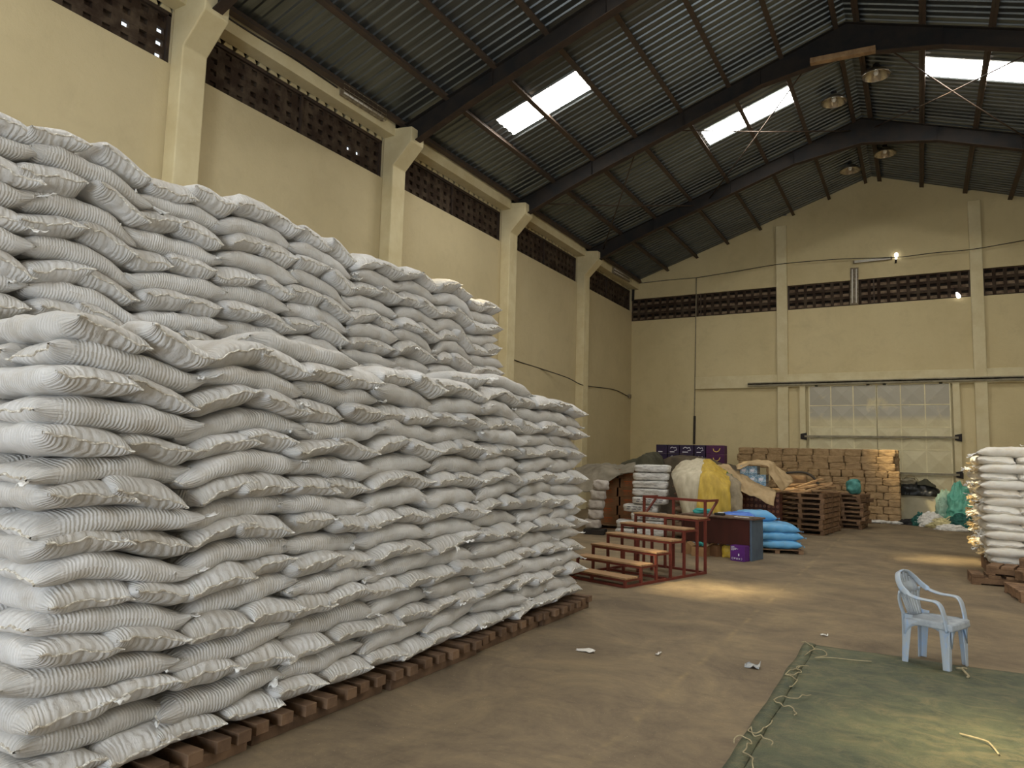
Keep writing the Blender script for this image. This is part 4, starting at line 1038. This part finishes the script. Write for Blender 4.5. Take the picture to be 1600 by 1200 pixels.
m = MB(); m.box((-.02, -.04, .045), (.07, .04, .06)); obj('paper_pad', m, M['paper'], r0, world=False)
r0 = thing('paper_sheets', 'pale papers lying on the end of the desk top', 'papers', dw(-.24, .16, .75), da)
m = MB(); m.box((-.15, -.09, 0), (.13, .09, .010)); obj('sheet', m, M['paper'], r0, world=False)
m = MB(); m.box((-.09, -.07, .010), (.18, .10, .020)); obj('notebook', m, M['conduit'], r0, world=False)
o = put('plastic_wrap', softbox('plastic_wrap', (.34, .16, .09), M['teal'], 9, 4, .03, 8)); o.location = dw(-1.12, .30, .75); tag(o, 'crumpled greenish plastic on the desk top below the yellow sheet', 'plastic')

# ------------------------------------------------------------------ blue sacks on a small pallet
ba = .38; bo = Vector((-2.42, 15.10, 0))
def bw_(x, y, z=0): return Vector((bo.x+cos(ba)*x-sin(ba)*y, bo.y+sin(ba)*x+cos(ba)*y, z))
pallet('wooden_pallet', 'small low pallet under the blue sacks', bw_(-.12, .30), ba, .98, 1.0, 6, None, bw=.11, bt=.02, bh=.06, bottom=False)
rb = random.Random(9)
def bsack(label, x, y, z, an, L=.86, Wd=.50, T=.19, mat='sackb'):
    s = Sack(L, Wd, T, rb); s.droop = [.035, .035]; c = bw_(x, y)
    o = s.build(wplace(c.x, c.y, z, s, ba+an, T/2), M[mat], M['seamb'], 'blue_sack', 26, 20, seams=(1, 1), flap=[(1, 1, .07), (1, -1, .06), (1, 1, .045)], flapmat=M['seamb'])
    tag(o, label, 'sack', 'blue sacks on the small pallet')
for k, (z, lay) in enumerate(((.082, 'bottom'), (.235, 'middle'), (.385, 'top'))):
    bsack('bright blue sack in the %s layer of the small pallet, front row' % lay, -.08+.03*k*(1 if k < 2 else -1), .06, z, rb.uniform(-.05, .05), T=.18)
    bsack('bright blue sack in the %s layer of the small pallet, back row' % lay, -.06, .56, z, rb.uniform(-.05, .05), T=.18)
bsack('light blue bulging sack lying across the top of the blue sacks', -.42, .62, .55, .05, T=.22, L=.80)
bsack('deep blue bulging sack on top of the blue sacks behind the desk', -.80, .30, .44, .1, T=.30, mat='sackbd', L=.74)
bsack('bright blue sack standing in below the deep blue one behind the desk', -.86, .26, .0, .1, T=.36, L=.7)

# ------------------------------------------------------------------ white wrapped bundles
def wrap_mat():
    m, t, b = newmat('white_film_wrap'); tc = nn(t, 'ShaderNodeTexCoord'); v = tc.outputs['Object']
    col = ramp(t, noise_tex(t, mapping(t, v, (2, 2, 9)), 3.0, 7, .75, .5), [(.36, (.30, .295, .285)), (.50, (.60, .59, .57)), (.68, (.74, .73, .71))])
    t.links.new(col, b.inputs['Base Color']); b.inputs['Roughness'].default_value = .25; b.inputs['Specular IOR Level'].default_value = .6
    bump(t, b, noise_tex(t, mapping(t, v, (5, 5, 14), (.2, .3, 0)), 3, 6, .7, .6), .6, .02); return m
M['wrap'] = wrap_mat()
wa = .20; wb0 = Vector((-5.38, 15.95, 0))
meshes = [softbox('wrapped_bundle', (.80, .52, .178), M['wrap'], 11, 6, .018, s_, .010) for s_ in range(4)]
rz_ = random.Random(2); zz = .02
kw = thing('wooden_pallet', 'dark low pallet under the white wrapped bundles', 'pallet', wb0+Vector((-.15, 0, 0)), wa)
for y_ in (-.22, 0, .22):
    m = MB(); m.box((-.75, y_-.05, 0), (.62, y_+.05, .02)); obj('deck_board', m, M['wood'], kw, world=False)
M['inkgrey'] = pm('grey_ink', (.10, .10, .12), (.2, .2, .22), 30, .7)
for k in range(9):
    dx = -.0 if k > 3 else -.05
    if k == 3: dx = -.22
    top = zz
    o = put('wrapped_bundle', meshes[k % 4]); o.location = wb0+Vector((dx+(.03 if k == 8 else 0)+rz_.uniform(-.02, .02), 0, top)); o.rotation_euler = (0, 0, wa+rz_.uniform(-.05, .05))
    tag(o, 'white film-wrapped bundle, %s from the top of its pile' % ORD[9-k], 'bundle', 'white wrapped bundles in the pile')
    m = MB()
    if k in (2, 3, 4):   # grey stencilled print on the long side
        for i in range(5):
            for r_ in range(2):
                x0 = -.30+i*.125+.02*r_; m.box((x0, -.285, .055+.05*r_), (x0+.07+.02*(i % 2), -.262, .072+.05*r_))
        so = obj('stencil_print', m, M['inkgrey'], o, world=False)
    zz += .180
for k, (x_, z_) in enumerate(((-.52, .02), (-.50, .20))):
    me = softbox('wrapped_bundle', (.42, .46, .17), M['wrap'], 9, 6, .016, 9+k, .01)
    o = put('wrapped_bundle', me); o.location = wb0+Vector((x_-.02, -.16, z_)); o.rotation_euler = (0, 0, wa)
    tag(o, 'short white wrapped bundle beside the foot of the pile, %s' % ('on the pallet' if k == 0 else 'the upper one'), 'bundle', 'short white bundles')

# ------------------------------------------------------------------ brown printed cartons in the corner, small bags, grey cover
ca_ = .28; cb0 = Vector((-6.62, 17.2, 0))
def cw_(x, y, z=0): return Vector((cb0.x+cos(ca_)*x-sin(ca_)*y, cb0.y+sin(ca_)*x+cos(ca_)*y, z))
pk, _ = pallet('wooden_pallet', 'dark pallet under the orange printed cartons', cw_(0, .1), ca_, 1.05, .8, 5, None, bw=.11, bt=.025, bh=.08)
seedbox = None; kids0 = []
CH = [.225]*6
for r_ in range(6):
    for c in range(2):
        wide = (r_+c) % 2 == 0; sx = .53 if wide else .47
        x = (-.24 if c == 0 else .255) if not r_ % 2 else (-.265 if c == 0 else .235)
        r0 = carton('carton', 'orange printed brown carton, row %s up, %s' % (ORD[r_+1], 'beside the small bags' if c == 0 else 'beside the white bundles'), 'carton', cw_(x, 0, .13+r_*.227), (sx-.04, .48, .225), ca_, M['card2'], 'orange printed cartons in the corner')
        m = MB()
        for (u, z, w, h) in ((-.13, .135, .24, .03), (-.10, .095, .10, .014), (.02, .095, .10, .014), (-.12, .06, .2, .008)): m.box((u, -.243, z), (u+w*.9, -.2405, z+h))
        obj('printed_band', m, M['orangeprint'], r0, world=False)
sb = [softbox('small_bag', (.36, .30, .235), M['flap'], 9, 4, .03, 20+s_) for s_ in range(3)]
M['greybag'] = pm('grey_white_bag', (.50, .46, .42), (.36, .32, .29), 9, .6, bmp=.4)
for me in sb: me.materials[0] = M['greybag']
pk2 = thing('wooden_crate', 'low dark crate under the small grey white bags', 'crate', (-6.60, 15.62, 0), .2)
m = MB(); m.box((-.24, -.2, 0), (.24, .2, .12)); obj('box', m, M['steel'], pk2, world=False, bevel=.01)
for k in range(5):
    o = put('small_bag', sb[k % 3]); o.location = (-6.64+.04*k+.02*sin(k*2), 15.60, .12+k*.222); o.rotation_euler = (0, 0, .2+.15*sin(k*3))
    tag(o, 'small grey white bag beside the orange printed cartons, %s from the floor' % ORD[k+1], 'bag', 'small grey bags in a column')
M['greytarp'] = pm('grey_brown_canvas', (.245, .215, .165), (.16, .14, .105), 3, .85, bmp=.4, bscale=14)
M['olive'] = pm('olive_canvas', (.085, .080, .050), (.050, .048, .032), 3, .85, bmp=.4, bscale=12)
M['browntarp'] = pm('brown_canvas', (.115, .090, .058), (.070, .055, .038), 3, .85, bmp=.4, bscale=12)
tag(cloth('canvas_cover', net([[(900, 731, 17.9), (922, 726, 17.9), (945, 724, 17.9), (968, 727, 17.9), (993, 722, 17.9)],
     [(898, 737, 17.2), (922, 732, 17.2), (945, 729.5, 17.1), (968, 732, 17.1), (993, 728, 17.1)],
     [(896, 748, 16.6), (921, 745, 16.6), (943, 735, 16.78), (967, 740, 16.82), (991, 734, 16.9)],
     [(896, 768, 16.3), (920, 768, 16.2), (937, 762, 16.4), (966, 743, 16.78), (990, 738, 16.86)]]), 30, 44, M['greytarp'], .05, 3.2, seed=3), 'grey canvas thrown over the orange printed cartons in the corner', 'cover')
# covered mounds standing further back
def mound(name, label, front, depth, mat, seed, zs_=None):
    """front: pixel tops from one end to the other with distance; reaches the floor before and behind"""
    pts = [P(x, y, Y=Y) for x, y, Y in front]; rows = []
    rows.append([(p.x, p.y-.35, .0) for p in pts]); rows.append([(p.x, p.y-.30, p.z*.5) for p in pts]); rows.append([(p.x, p.y-.22, p.z*.93) for p in pts]); rows.append([tuple(p) for p in pts])
    rows.append([(p.x-.03, p.y+depth*.5, p.z+.02) for p in pts]); rows.append([(p.x-.06, p.y+depth, p.z-.02) for p in pts]); rows.append([(p.x-.06, p.y+depth+.15, p.z*.5) for p in pts]); rows.append([(p.x-.06, p.y+depth+.2, 0) for p in pts])
    tag(cloth(name, np.array(rows), 44, 50, mat, .05, 2.6, seed=seed), label, 'covered heap')
mound('covered_heap', 'dark olive canvas heaped up behind the white wrapped bundles', [(950, 752, 20), (958, 735, 20), (975, 722, 20), (996, 715, 20), (1010, 708, 20), (1020, 714, 20), (1028, 735, 20)], 1.0, M['olive'], 5)
mound('covered_heap', 'brown canvas covering the heap under the purple cartons', [(1016, 740, 21.2), (1024, 725, 21.2), (1045, 715, 21.2), (1066, 713, 21.2), (1095, 716, 21.2), (1115, 724, 21.2), (1135, 730, 21.2), (1160, 738, 21.2), (1178, 750, 21.2)], 1.5, M['browntarp'], 8)
# purple cartons on the brown canvas: two rows, the far one on top
pxs = [(1025, 1042), (1043, 1061), (1062, 1083.5), (1085, 1102), (1103, 1132)]
for lev in range(2):
    for k, (xa, xb) in enumerate(pxs):
        if lev == 0 and k == 2: pass
        a, b = P(xa, 706, Y=22.1), P(xb, 706, Y=22.1); zb = 1.69+lev*.275
        r0 = carton('purple_carton', ('%s carton on the brown canvas heap, %s row, %s from the corner' % (('dark navy purple', 'maroon purple')[k == 4], ('lower', 'upper')[lev], ORD[k+1])), 'carton', ((a.x+b.x)/2, 22.1+.18, zb), ((b.x-a.x)*.985, .36, .27), 0, M['maroon'] if k == 4 else M['navy'], 'purple cartons on the canvas heap')
        w = (b.x-a.x)/2; m = MB(); y_ = -.183
        if k < 4:
            if k: m.tube([(-w*.5, y_, .16), (-w*.2, y_, .20), (w*.1, y_, .17), (w*.45, y_, .19), (w*.6, y_, .11), (w*.2, y_, .09)], .012, 5)
            m.box((-w*.6, y_-.001, .035), (w*.2, y_+.003, .06)); obj('white_print', m, M['print'], r0, world=False)
        else:
            m.tube([(-.06, y_, .17), (-.04, y_, .10), (.04, y_, .07), (.11, y_, .10), (.15, y_, .18)], .013, 6); obj('yellow_print', m, M['yellowprint'], r0, world=False)

# ------------------------------------------------------------------ cream and yellow sheets over a pile of brown sacks
M['cream'] = pm('cream_sheet', (.58, .52, .39), (.44, .39, .28), 3, .7, bmp=.45, bscale=16, stretch=(3, 3, .6))
M['yellow'] = pm('yellow_sheet', (.54, .37, .058), (.38, .255, .042), 3, .55, bmp=.45, bscale=16, stretch=(3, 3, .6))
M['netbrown'] = pm('thin_brown_netting', (.33, .27, .18), (.22, .18, .12), 4, .8, bmp=.4, bscale=30)
M['green'] = pm('green_sheet', (.04, .17, .045), (.03, .11, .03), 4, .7)
tag(cloth('cream_sheet', net([[(1052, 733, 17.1), (1068, 721, 17.1), (1086, 718, 17.1), (1101, 717.5, 17.1)],
   [(1050, 741, 16.4), (1064, 729, 16.4), (1084, 726, 16.4), (1100, 725, 16.4)],
   [(1050, 748, 15.95), (1063, 745, 15.85), (1080, 744, 15.8), (1096, 744, 15.8)],
   [(1059, 775, 15.85), (1068, 776, 15.7), (1080, 778, 15.65), (1092, 778, 15.62)],
   [(1066, 800, 15.8), (1072, 801, 15.65), (1082, 802, 15.6), (1091, 803, 15.58)],
   [(1069, 815, 15.78), (1075, 816, 15.62), (1083, 818, 15.58), (1091, 820, 15.54)]]), 44, 30, M['cream'], .035, 4, seed=11), 'pale cream sheet draped over the brown sacks beside the white bundles', 'sheet')
tag(cloth('yellow_sheet', net([[(1099, 717.5, 17.1), (1110, 719, 17.1), (1119, 724, 17.1), (1130, 734, 17.1)],
   [(1098, 725, 16.35), (1112, 728, 16.4), (1124, 736, 16.4), (1137, 747, 16.4)],
   [(1094, 744, 15.75), (1110, 744, 15.8), (1126, 752, 15.85), (1140, 766, 15.9)],
   [(1090, 778, 15.57), (1108, 778, 15.6), (1125, 784, 15.7), (1142, 796, 15.8)],
   [(1089, 803, 15.52), (1108, 806, 15.5), (1123, 808, 15.6), (1137, 808, 15.75)],
   [(1089, 826, 15.5), (1106, 828, 15.44), (1121, 828, 15.5), (1133, 826, 15.65)]]), 44, 34, M['yellow'], .05, 3.4, seed=14), 'bright yellow sheet draped over the sack pile behind the desk', 'sheet')
tag(cloth('brown_netting', net([[(1128, 738, 17.2), (1142, 743, 17.2), (1155, 750, 17.2)], [(1134, 750, 16.7), (1147, 752, 16.8), (1158, 760, 16.9)],
   [(1140, 775, 16.45), (1150, 776, 16.5), (1160, 782, 16.6)], [(1138, 800, 16.3), (1150, 796, 16.4), (1160, 803, 16.5)], [(1134, 822, 16.3), (1146, 816, 16.4), (1157, 815, 16.5)]]), 30, 22, M['netbrown'], .04, 5, seed=17), 'dull brown netting hanging beside the yellow sheet', 'netting')
tag(cloth('green_sheet', net([[(1117, 731, 17.6), (1130, 733, 17.6), (1142, 742, 17.6)], [(1124, 738, 17.2), (1136, 742, 17.2), (1146, 748, 17.2)], [(1132, 747, 16.95), (1140, 750, 16.95), (1147, 752, 16.95)]]), 16, 16, M['green'], .03, 4, seed=19), 'small dark green sheet lying behind the top of the yellow sheet', 'sheet')
rbn = random.Random(12)
for k in range(8):
    s = Sack(1.05, .62, .20, rbn); c = P(1092, 800, Y=16.42)
    o = s.build(wplace(c.x+rbn.uniform(-.05, .05), 16.42, .03+k*.178, s, .1+rbn.uniform(-.05, .05), .09), M['sackbr'], M['sackbr'], 'brown_sack', 20, 16, seams=(1, 1))
    tag(o, 'brown sack in the pile under the cream and yellow sheets, %s from the floor' % ORD[k+1], 'sack', 'brown sacks under the sheets')

# ------------------------------------------------------------------ bottle crates, blue packs and tan canvas
M['crate'] = pm('dark_red_crate', (.10, .030, .018), (.06, .022, .015), 6, .55, orand=.15)
M['bottlecap'] = pm('bottle_end', (.25, .10, .05), (.14, .06, .035), 20, .4)
seedc = None
c0 = P(1157, 820, Y=18.0)
for r_ in range(4):
    for c in range(3):
        lab = 'dark red bottle crate under tan canvas, row %s up, %s from yellow sheet' % (ORD[r_+1], ORD[c+1])
        loc = (c0.x+.16+c*.295, 18.25, .0+r_*.262)
        if seedc is None:
            r0 = thing('bottle_crate', lab, 'crate', loc, 0, 'bottle crates under the tan canvas'); kk = []
            m = MB(); m.box((-.145, -.2, 0), (.145, .2, .26)); kk.append(obj('crate_body', m, M['crate'], r0, world=False, bevel=.006))
            for rr_ in range(2):
                for i in range(3):
                    m = MB(); m.tube([(-.095+i*.095, -.208, .075+rr_*.115), (-.095+i*.095, -.19, .075+rr_*.115)], .036, 12); kk.append(obj('bottle_end', m, M['bottlecap'], r0, world=False))
            seedc = r0
        else: dup(seedc, kk, loc, 0, lab)
def pack_mat():
    m, t, b = newmat('blue_white_pack'); tc = nn(t, 'ShaderNodeTexCoord'); v = mapping(t, tc.outputs['Object'], (1, 1, 1), (pi/2, 0, 0))
    br = nn(t, 'ShaderNodeTexBrick'); t.links.new(v, br.inputs[0]); br.inputs['Scale'].default_value = 9; br.inputs['Mortar Size'].default_value = .03
    br.inputs['Color1'].default_value = (.10, .26, .42, 1); br.inputs['Color2'].default_value = (.55, .66, .72, 1); br.inputs['Mortar'].default_value = (.05, .08, .10, 1)
    t.links.new(br.outputs[0], b.inputs['Base Color']); b.inputs['Roughness'].default_value = .35; return m
M['pack'] = pack_mat()
p0 = P(1156, 757, Y=18.15)
for r_ in range(3):
    for c in range(3):
        if r_ == 2 and c == 2: continue
        r0 = carton('bottle_pack', 'blue and white shrink-wrapped pack under the tan canvas, row %s up, %s' % (ORD[r_+1], ('by the yellow sheet', 'middle', 'by the pallet pile')[c]), 'pack', (p0.x+.10+c*.205, 18.36, 1.05+r_*.205), (.20, .36, .203), 0, M['pack'], 'blue and white packs')
        m = MB(); m.box((-.06, -.183, .06), (.03, -.1805, .12)); obj('white_label', m, M['print'], r0, world=False)
M['tan'] = pm('tan_canvas', (.46, .335, .185), (.34, .24, .125), 3, .8, bmp=.4, bscale=14)
M['tangrey'] = pm('grey_tan_canvas', (.30, .27, .20), (.20, .18, .14), 3, .8, bmp=.4, bscale=14)
tag(cloth('canvas_cover', net([[(1120, 728, 18.5), (1136, 727, 18.5), (1146, 733, 18.4), (1160, 742, 18.2), (1176, 750, 18.1), (1194, 760, 18.1), (1212, 768, 18.1)],
   [(1126, 736, 17.9), (1142, 738, 17.9), (1154, 748, 17.9), (1165, 758, 17.85), (1178, 764, 17.85), (1195, 768, 17.85), (1212, 772, 17.9)],
   [(1134, 748, 17.7), (1150, 756, 17.7), (1160, 766, 17.7), (1171, 770, 17.7), (1183, 773, 17.7), (1197, 778, 17.7), (1210, 782, 17.75)],
   [(1140, 756, 17.68), (1153, 764, 17.66), (1162, 769, 17.66), (1173, 774, 17.66), (1186, 780, 17.66), (1199, 788, 17.66), (1209, 791, 17.7)]]), 30, 50, M['tan'], .05, 4, seed=23), 'sunlit tan canvas sliding down in front of the blue packs', 'cover')
tag(cloth('canvas_cover', net([[(1150, 727, 19.0), (1175, 721, 19.0), (1201, 720, 19.0), (1218, 732, 19.0), (1240, 752, 19.0)],
   [(1151, 730, 18.2), (1175, 724.5, 18.2), (1199, 724, 18.2), (1212, 740, 18.2), (1234, 758, 18.25)],
   [(1151, 732, 18.05), (1175, 727, 18.05), (1197, 728, 18.05), (1206, 748, 18.0), (1222, 768, 18.0)]]), 26, 40, M['tan'], .05, 4, seed=27), 'tan canvas over the top of the blue packs, hanging towards the pallet pile', 'cover')

# ------------------------------------------------------------------ pallet piles and broken boards
PX, PY = -2.56, 20.30
proto = None; rq = random.Random(6)
for k in range(8):
    lab = 'brown wooden pallet, %s from the floor in the tall pallet pile' % ORD[k+1]; loc = (PX+rq.uniform(-.03, .03), PY+rq.uniform(-.03, .03), k*.128); a = -.11+rq.uniform(-.025, .025)
    if proto is None: proto, pk_ = pallet('wooden_pallet', lab, loc, a, 1.12, 1.95, 13, 'pallets in the tall pile', bw=.105, bt=.026, bh=.078)
    else: dup(proto, pk_, loc, a, lab)
proto = None
for k in range(8):
    lab = 'dark broken pallet, %s from the floor in the pile behind the tall one' % ORD[k+1]; loc = (-1.86+rq.uniform(-.06, .06), 22.55+rq.uniform(-.05, .05), k*.118); a = -.12+rq.uniform(-.10, .10)
    if proto is None: proto, pk_ = pallet('wooden_pallet', lab, loc, a, 1.05, 1.2, 8, 'pallets in the dark pile', bw=.10, bt=.022, bh=.072)
    else: dup(proto, pk_, loc, a, lab)
def plank(label, x, y, z, L, az, el, w=.14, t_=.045, mat='woodlight'):
    m = MB(); m.beam((-L/2, 0, 0), (L/2, 0, 0), w, t_); o = obj('plank', m, M[mat], bevel=.004); o.location = (x, y, z); o.rotation_euler = (rq.uniform(-.15, .15), -el, az)
    tag(o, label, 'plank', 'broken boards on the tall pallet pile')
zt = 8*.128+.03
for i, (x, y, z, L, az, el, lab) in enumerate([(-2.75, 19.6, .05, 1.0, .5, .22, 'loose board slanting up at the front of the pallet pile top'), (-2.35, 19.7, .07, .9, .62, .26, 'second loose board slanting up at the front of the pallet pile top'),
     (-2.95, 19.55, .02, .8, .1, .02, 'flat loose board at the front edge of the pallet pile top'), (-2.15, 19.9, .05, 1.0, 1.2, .12, 'loose board lying towards the brown parcels on the pallet pile'), (-2.6, 20.2, .08, 1.1, .3, .10, 'loose board across the middle of the pallet pile top'),
     (-2.2, 20.6, .12, .9, -.4, .12, 'loose board angled across the back of the pallet pile top'), (-2.9, 20.5, .13, .9, .9, .08, 'loose board at the back of the pallet pile top beside the tan canvas'), (-2.3, 20.1, .16, .7, .05, .18, 'short loose board resting on other boards on the pallet pile'), (-2.1, 19.5, .04, .6, .3, .03, 'short flat board at the front corner of the pallet pile top'), (-2.5, 19.9, .20, .8, .75, .30, 'topmost loose board sticking up from the pallet pile')]):
    plank(lab, x, y, zt+z, L, az, el)
o = put('wooden_crate', softbox('wooden_crate', (.62, .4, .34), M['woodlight'], 7, 14, .012, 4)); o.location = (-3.0, 20.95, zt+.05); o.rotation_euler = (0, 0, .1); tag(o, 'pale sacking bundle on the pallet pile below the bent dark hose', 'bundle')
tag(cable('hose', 'bent dark hose lying over the pale bundle on the pallet pile', [(-3.55, 20.6, zt+.33), (-3.1, 20.6, zt+.44), (-2.72, 20.6, zt+.46), (-2.50, 20.6, zt+.36), (-2.36, 20.6, zt+.16), (-2.32, 20.55, zt+.05)], .035, M['steel'], 'hose'), 'bent dark hose lying over the pale bundle on the pallet pile', 'hose')
M['tealnet'] = pm('teal_netting', (.10, .30, .26), (.05, .18, .16), 7, .6, bmp=.5)
o = put('net_bundle', softbox('net_bundle', (.34, .34, .42), M['tealnet'], 11, 3, .06, 12)); o.location = (-1.62, 22.1, 8*.118); tag(o, 'crumpled teal net bundle on the dark pallet pile', 'bundle')

# ------------------------------------------------------------------ brown paper parcels
def paper_mat():
    m, t, b = newmat('brown_kraft_paper'); tc = nn(t, 'ShaderNodeTexCoord'); v = tc.outputs['Object']; oi = nn(t, 'ShaderNodeObjectInfo')
    add = nn(t, 'ShaderNodeVectorMath', operation='ADD'); t.links.new(v, add.inputs[0]); t.links.new(oi.outputs['Location'], add.inputs[1]); v = add.outputs[0]
    col = ramp(t, noise_tex(t, v, 6, 6, .7), [(.35, (.43, .285, .14)), (.65, (.31, .195, .09))])
    t.links.new(col, b.inputs['Base Color']); b.inputs['Roughness'].default_value = .6
    bump(t, b, noise_tex(t, mapping(t, v, (1.5, 1.5, 2.5), (.3, .7, .2)), 4.5, 7, .75, 1.2), .9, .05); return m
M['kraft'] = paper_mat()
bl = [softbox('paper_parcel', (.474, .34, .232), M['kraft'], 11, 9, .018, s_, .022) for s_ in range(5)]; bs = [softbox('paper_parcel', (.325, .5, .232), M['kraft'], 11, 9, .018, 10+s_, .020) for s_ in range(4)]
rk = random.Random(44); XE_ = -.56
for r_ in range(10):
    lng = (r_ % 2 == 1) or r_ >= 7; w = .478 if lng else .33; n = int(5.0/w) if r_ >= 7 else int(4.2/w)
    if r_ == 9: n = 10
    if r_ == 8: n = 10
    for i in range(n):
        x = XE_-w*(i+.5)-(.10 if r_ >= 7 else 0)-(.04 if r_ == 8 else 0)+rk.uniform(-.012, .012)
        o = put('paper_parcel', rk.choice(bl if lng else bs)); o.location = (x, 25.3+(.17 if lng else .25)+rk.uniform(-.02, .02)+(.06 if r_ >= 7 else 0), .03+r_*.2215); o.rotation_euler = (0, 0, rk.uniform(-.03, .03)+(pi if rk.random() < .5 and lng else 0))
        tag(o, 'brown paper parcel in the wall of parcels, row %s up, %s from the gate end' % (ORD[r_+1], ORD[i+1]), 'parcel', 'brown paper parcels')
for r_ in range(10):
    o = put('paper_parcel', rk.choice(bl)); o.location = (XE_-.26, 25.95, .03+r_*.2215); tag(o, 'brown paper parcel at the gate end of the parcels, second row, %s up' % ORD[r_+1], 'parcel', 'brown paper parcels of the second row')
m = MB(); m.box((-5.6, 25.25, 0), (-.55, 26.3, .03)); tag(obj('board', m, M['wood']), 'flat boards under the wall of brown paper parcels', 'board')
rs2 = random.Random(5)
for k in range(7):
    p = f0(1352+k*10, 820); o = put('paper_scrap', softbox('paper_scrap', (rs2.uniform(.2, .4), rs2.uniform(.15, .3), rs2.uniform(.04, .09)), M['paper'], 7, 3, .05, 30+k)); o.location = (p.x, 25.0+rs2.uniform(-.1, .1), 0)
    tag(o, 'crumpled white wrapper at the foot of the parcels, %s towards the gate' % ORD[k+1], 'wrapper', 'white wrappers by the parcels')

# ------------------------------------------------------------------ grey chest with black sheets, netting heap by the gate
M['chest'] = pm('grey_cream_chest', (.46, .42, .29), (.38, .34, .23), 2, .6, bmp=.15)
ch = thing('chest', 'plain grey cream chest in front of the gate', 'chest', (0, 27.2, 0))
m = MB(); m.box((-.66, -.16, .02), (.60, .36, .76)); obj('chest_body', m, M['chest'], ch, world=False, bevel=.02)
m = MB(); m.box((-.68, -.18, .76), (.62, .38, .82)); obj('lid', m, M['chest'], ch, world=False, bevel=.015)
M['blacksheet'] = pm('black_plastic_sheet', (.014, .015, .014), (.03, .03, .028), 5, .3, bmp=.5, bscale=10)
tag(cloth('black_sheet', np.array([[(-.68, 26.98, .80), (-.3, 26.97, .81), (.1, 26.97, .81), (.45, 26.98, .80), (.64, 27.0, .76)], [(-.68, 27.0, 1.02), (-.3, 27.0, 1.08), (.1, 27.0, 1.06), (.4, 27.02, .98), (.60, 27.05, .86)],
   [(-.68, 27.2, 1.16), (-.3, 27.2, 1.22), (.05, 27.2, 1.24), (.35, 27.2, 1.16), (.56, 27.2, .95)], [(-.68, 27.5, 1.0), (-.3, 27.5, 1.1), (.1, 27.5, 1.1), (.4, 27.5, 1.0), (.58, 27.5, .85)]]), 26, 40, M['blacksheet'], .06, 4, seed=31), 'folded shiny black plastic sheets piled on the grey chest', 'sheet')
tag(cloth('olive_sheet', np.array([[(-.1, 27.0, 1.16), (.15, 26.99, 1.16), (.42, 27.0, 1.10)], [(-.1, 27.15, 1.30), (.15, 27.15, 1.34), (.40, 27.15, 1.20)], [(-.1, 27.4, 1.25), (.15, 27.4, 1.28), (.42, 27.4, 1.12)]]), 16, 18, M['olive'], .05, 5, seed=33), 'olive cloth folded on top of the black sheets', 'cloth')
tag(cable('hose', 'thin pale hose looped above the black sheets on the chest', [(-.56, 27.1, 1.12), (-.5, 27.1, 1.34), (-.40, 27.1, 1.44), (-.25, 27.1, 1.46), (-.12, 27.1, 1.38), (-.06, 27.1, 1.26)], .022, M['string'], 'hose'), 'thin pale hose looped above the black sheets on the chest', 'hose')
o = put('sack_bundle', softbox('sack_bundle', (.5, .3, .24), M['conduit'], 9, 3, .05, 41)); o.location = (-.38, 27.2, 1.14); tag(o, 'pale rolled bundle on the black sheets under the looped hose', 'bundle')
M['greennet'] = pm('green_netting', (.20, .52, .38), (.09, .34, .25), 5, .7, bmp=.6, bscale=14); M['darkgreen'] = pm('dark_green_cloth', (.03, .14, .11), (.02, .08, .065), 6, .7, bmp=.5); M['palegreen'] = pm('pale_green_cloth', (.42, .56, .42), (.28, .44, .33), 6, .7, bmp=.5); M['paleyellow'] = pm('pale_yellow_cloth', (.66, .58, .30), (.52, .45, .24), 6, .7, bmp=.5)
def heap(name, label, mat, c, r, h, seed, amp=.10, sq=(1, 1)):
    n1, n2 = 40, 72; m = MB(); g = np.zeros((n1, n2+1, 3)); o_ = Vector((seed, seed*.7, seed*1.3))
    for i in range(n1):
        for j in range(n2+1):
            a = 2*pi*(j % n2)/n2; t_ = i/(n1-1); p = Vector((cos(a)*(1-t_*.5), sin(a)*(1-t_*.5), t_*2))
            k = 1+.28*noise.noise(p*1.6+o_)+amp*2*abs(noise.noise(p*4.5+o_))+amp*1.3*noise.noise(p*9+o_)+amp*.8*noise.noise(p*19+o_)
            rr_ = r*k*cos(t_*pi/2)**.8; z = h*(sin(t_*pi/2)**1.1)*(1+.25*noise.noise(p*3-o_)*(t_ > .1))
            g[i, j] = (c[0]+cos(a)*rr_*sq[0], c[1]+sin(a)*rr_*sq[1], c[2]+z)
    m.grid(g); tag(obj(name, m, mat, smooth=True), label, 'heap of cloth')
heap('net_heap', 'tall bright green netting heap against the white sacks by the gate', M['greennet'], (.98, 24.9, 0), .36, 1.22, 3, .12, (1, .8))
heap('net_heap', 'pale green netting slumped beside the grey chest', M['palegreen'], (.62, 25.4, 0), .28, .98, 5, .12, (1, .8))
heap('cloth_heap', 'dark green cloth at the foot of the netting heap', M['darkgreen'], (1.02, 24.3, 0), .42, .42, 7, .14)
heap('cloth_heap', 'pale yellow cloth lying at the foot of the netting heap', M['paleyellow'], (.66, 24.35, 0), .38, .30, 9, .14, (1.2, .8))
heap('cloth_heap', 'white and dark wrapped cloth before the grey chest', M['paper'], (.22, 24.75, 0), .32, .40, 11, .15, (1.1, .8))
heap('cloth_heap', 'dark green bundle on the floor before the grey chest', M['darkgreen'], (-.02, 24.9, 0), .26, .34, 13, .15)
heap('cloth_heap', 'low dark rag at the floor beside the brown parcels', M['steel'], (-.34, 25.0, 0), .26, .16, 15, .12, (1.3, .6))
heap('cloth_heap', 'white wrapper lying lowest in front of the green netting', M['paper'], (.72, 23.75, 0), .26, .16, 17, .12, (1.4, .7))
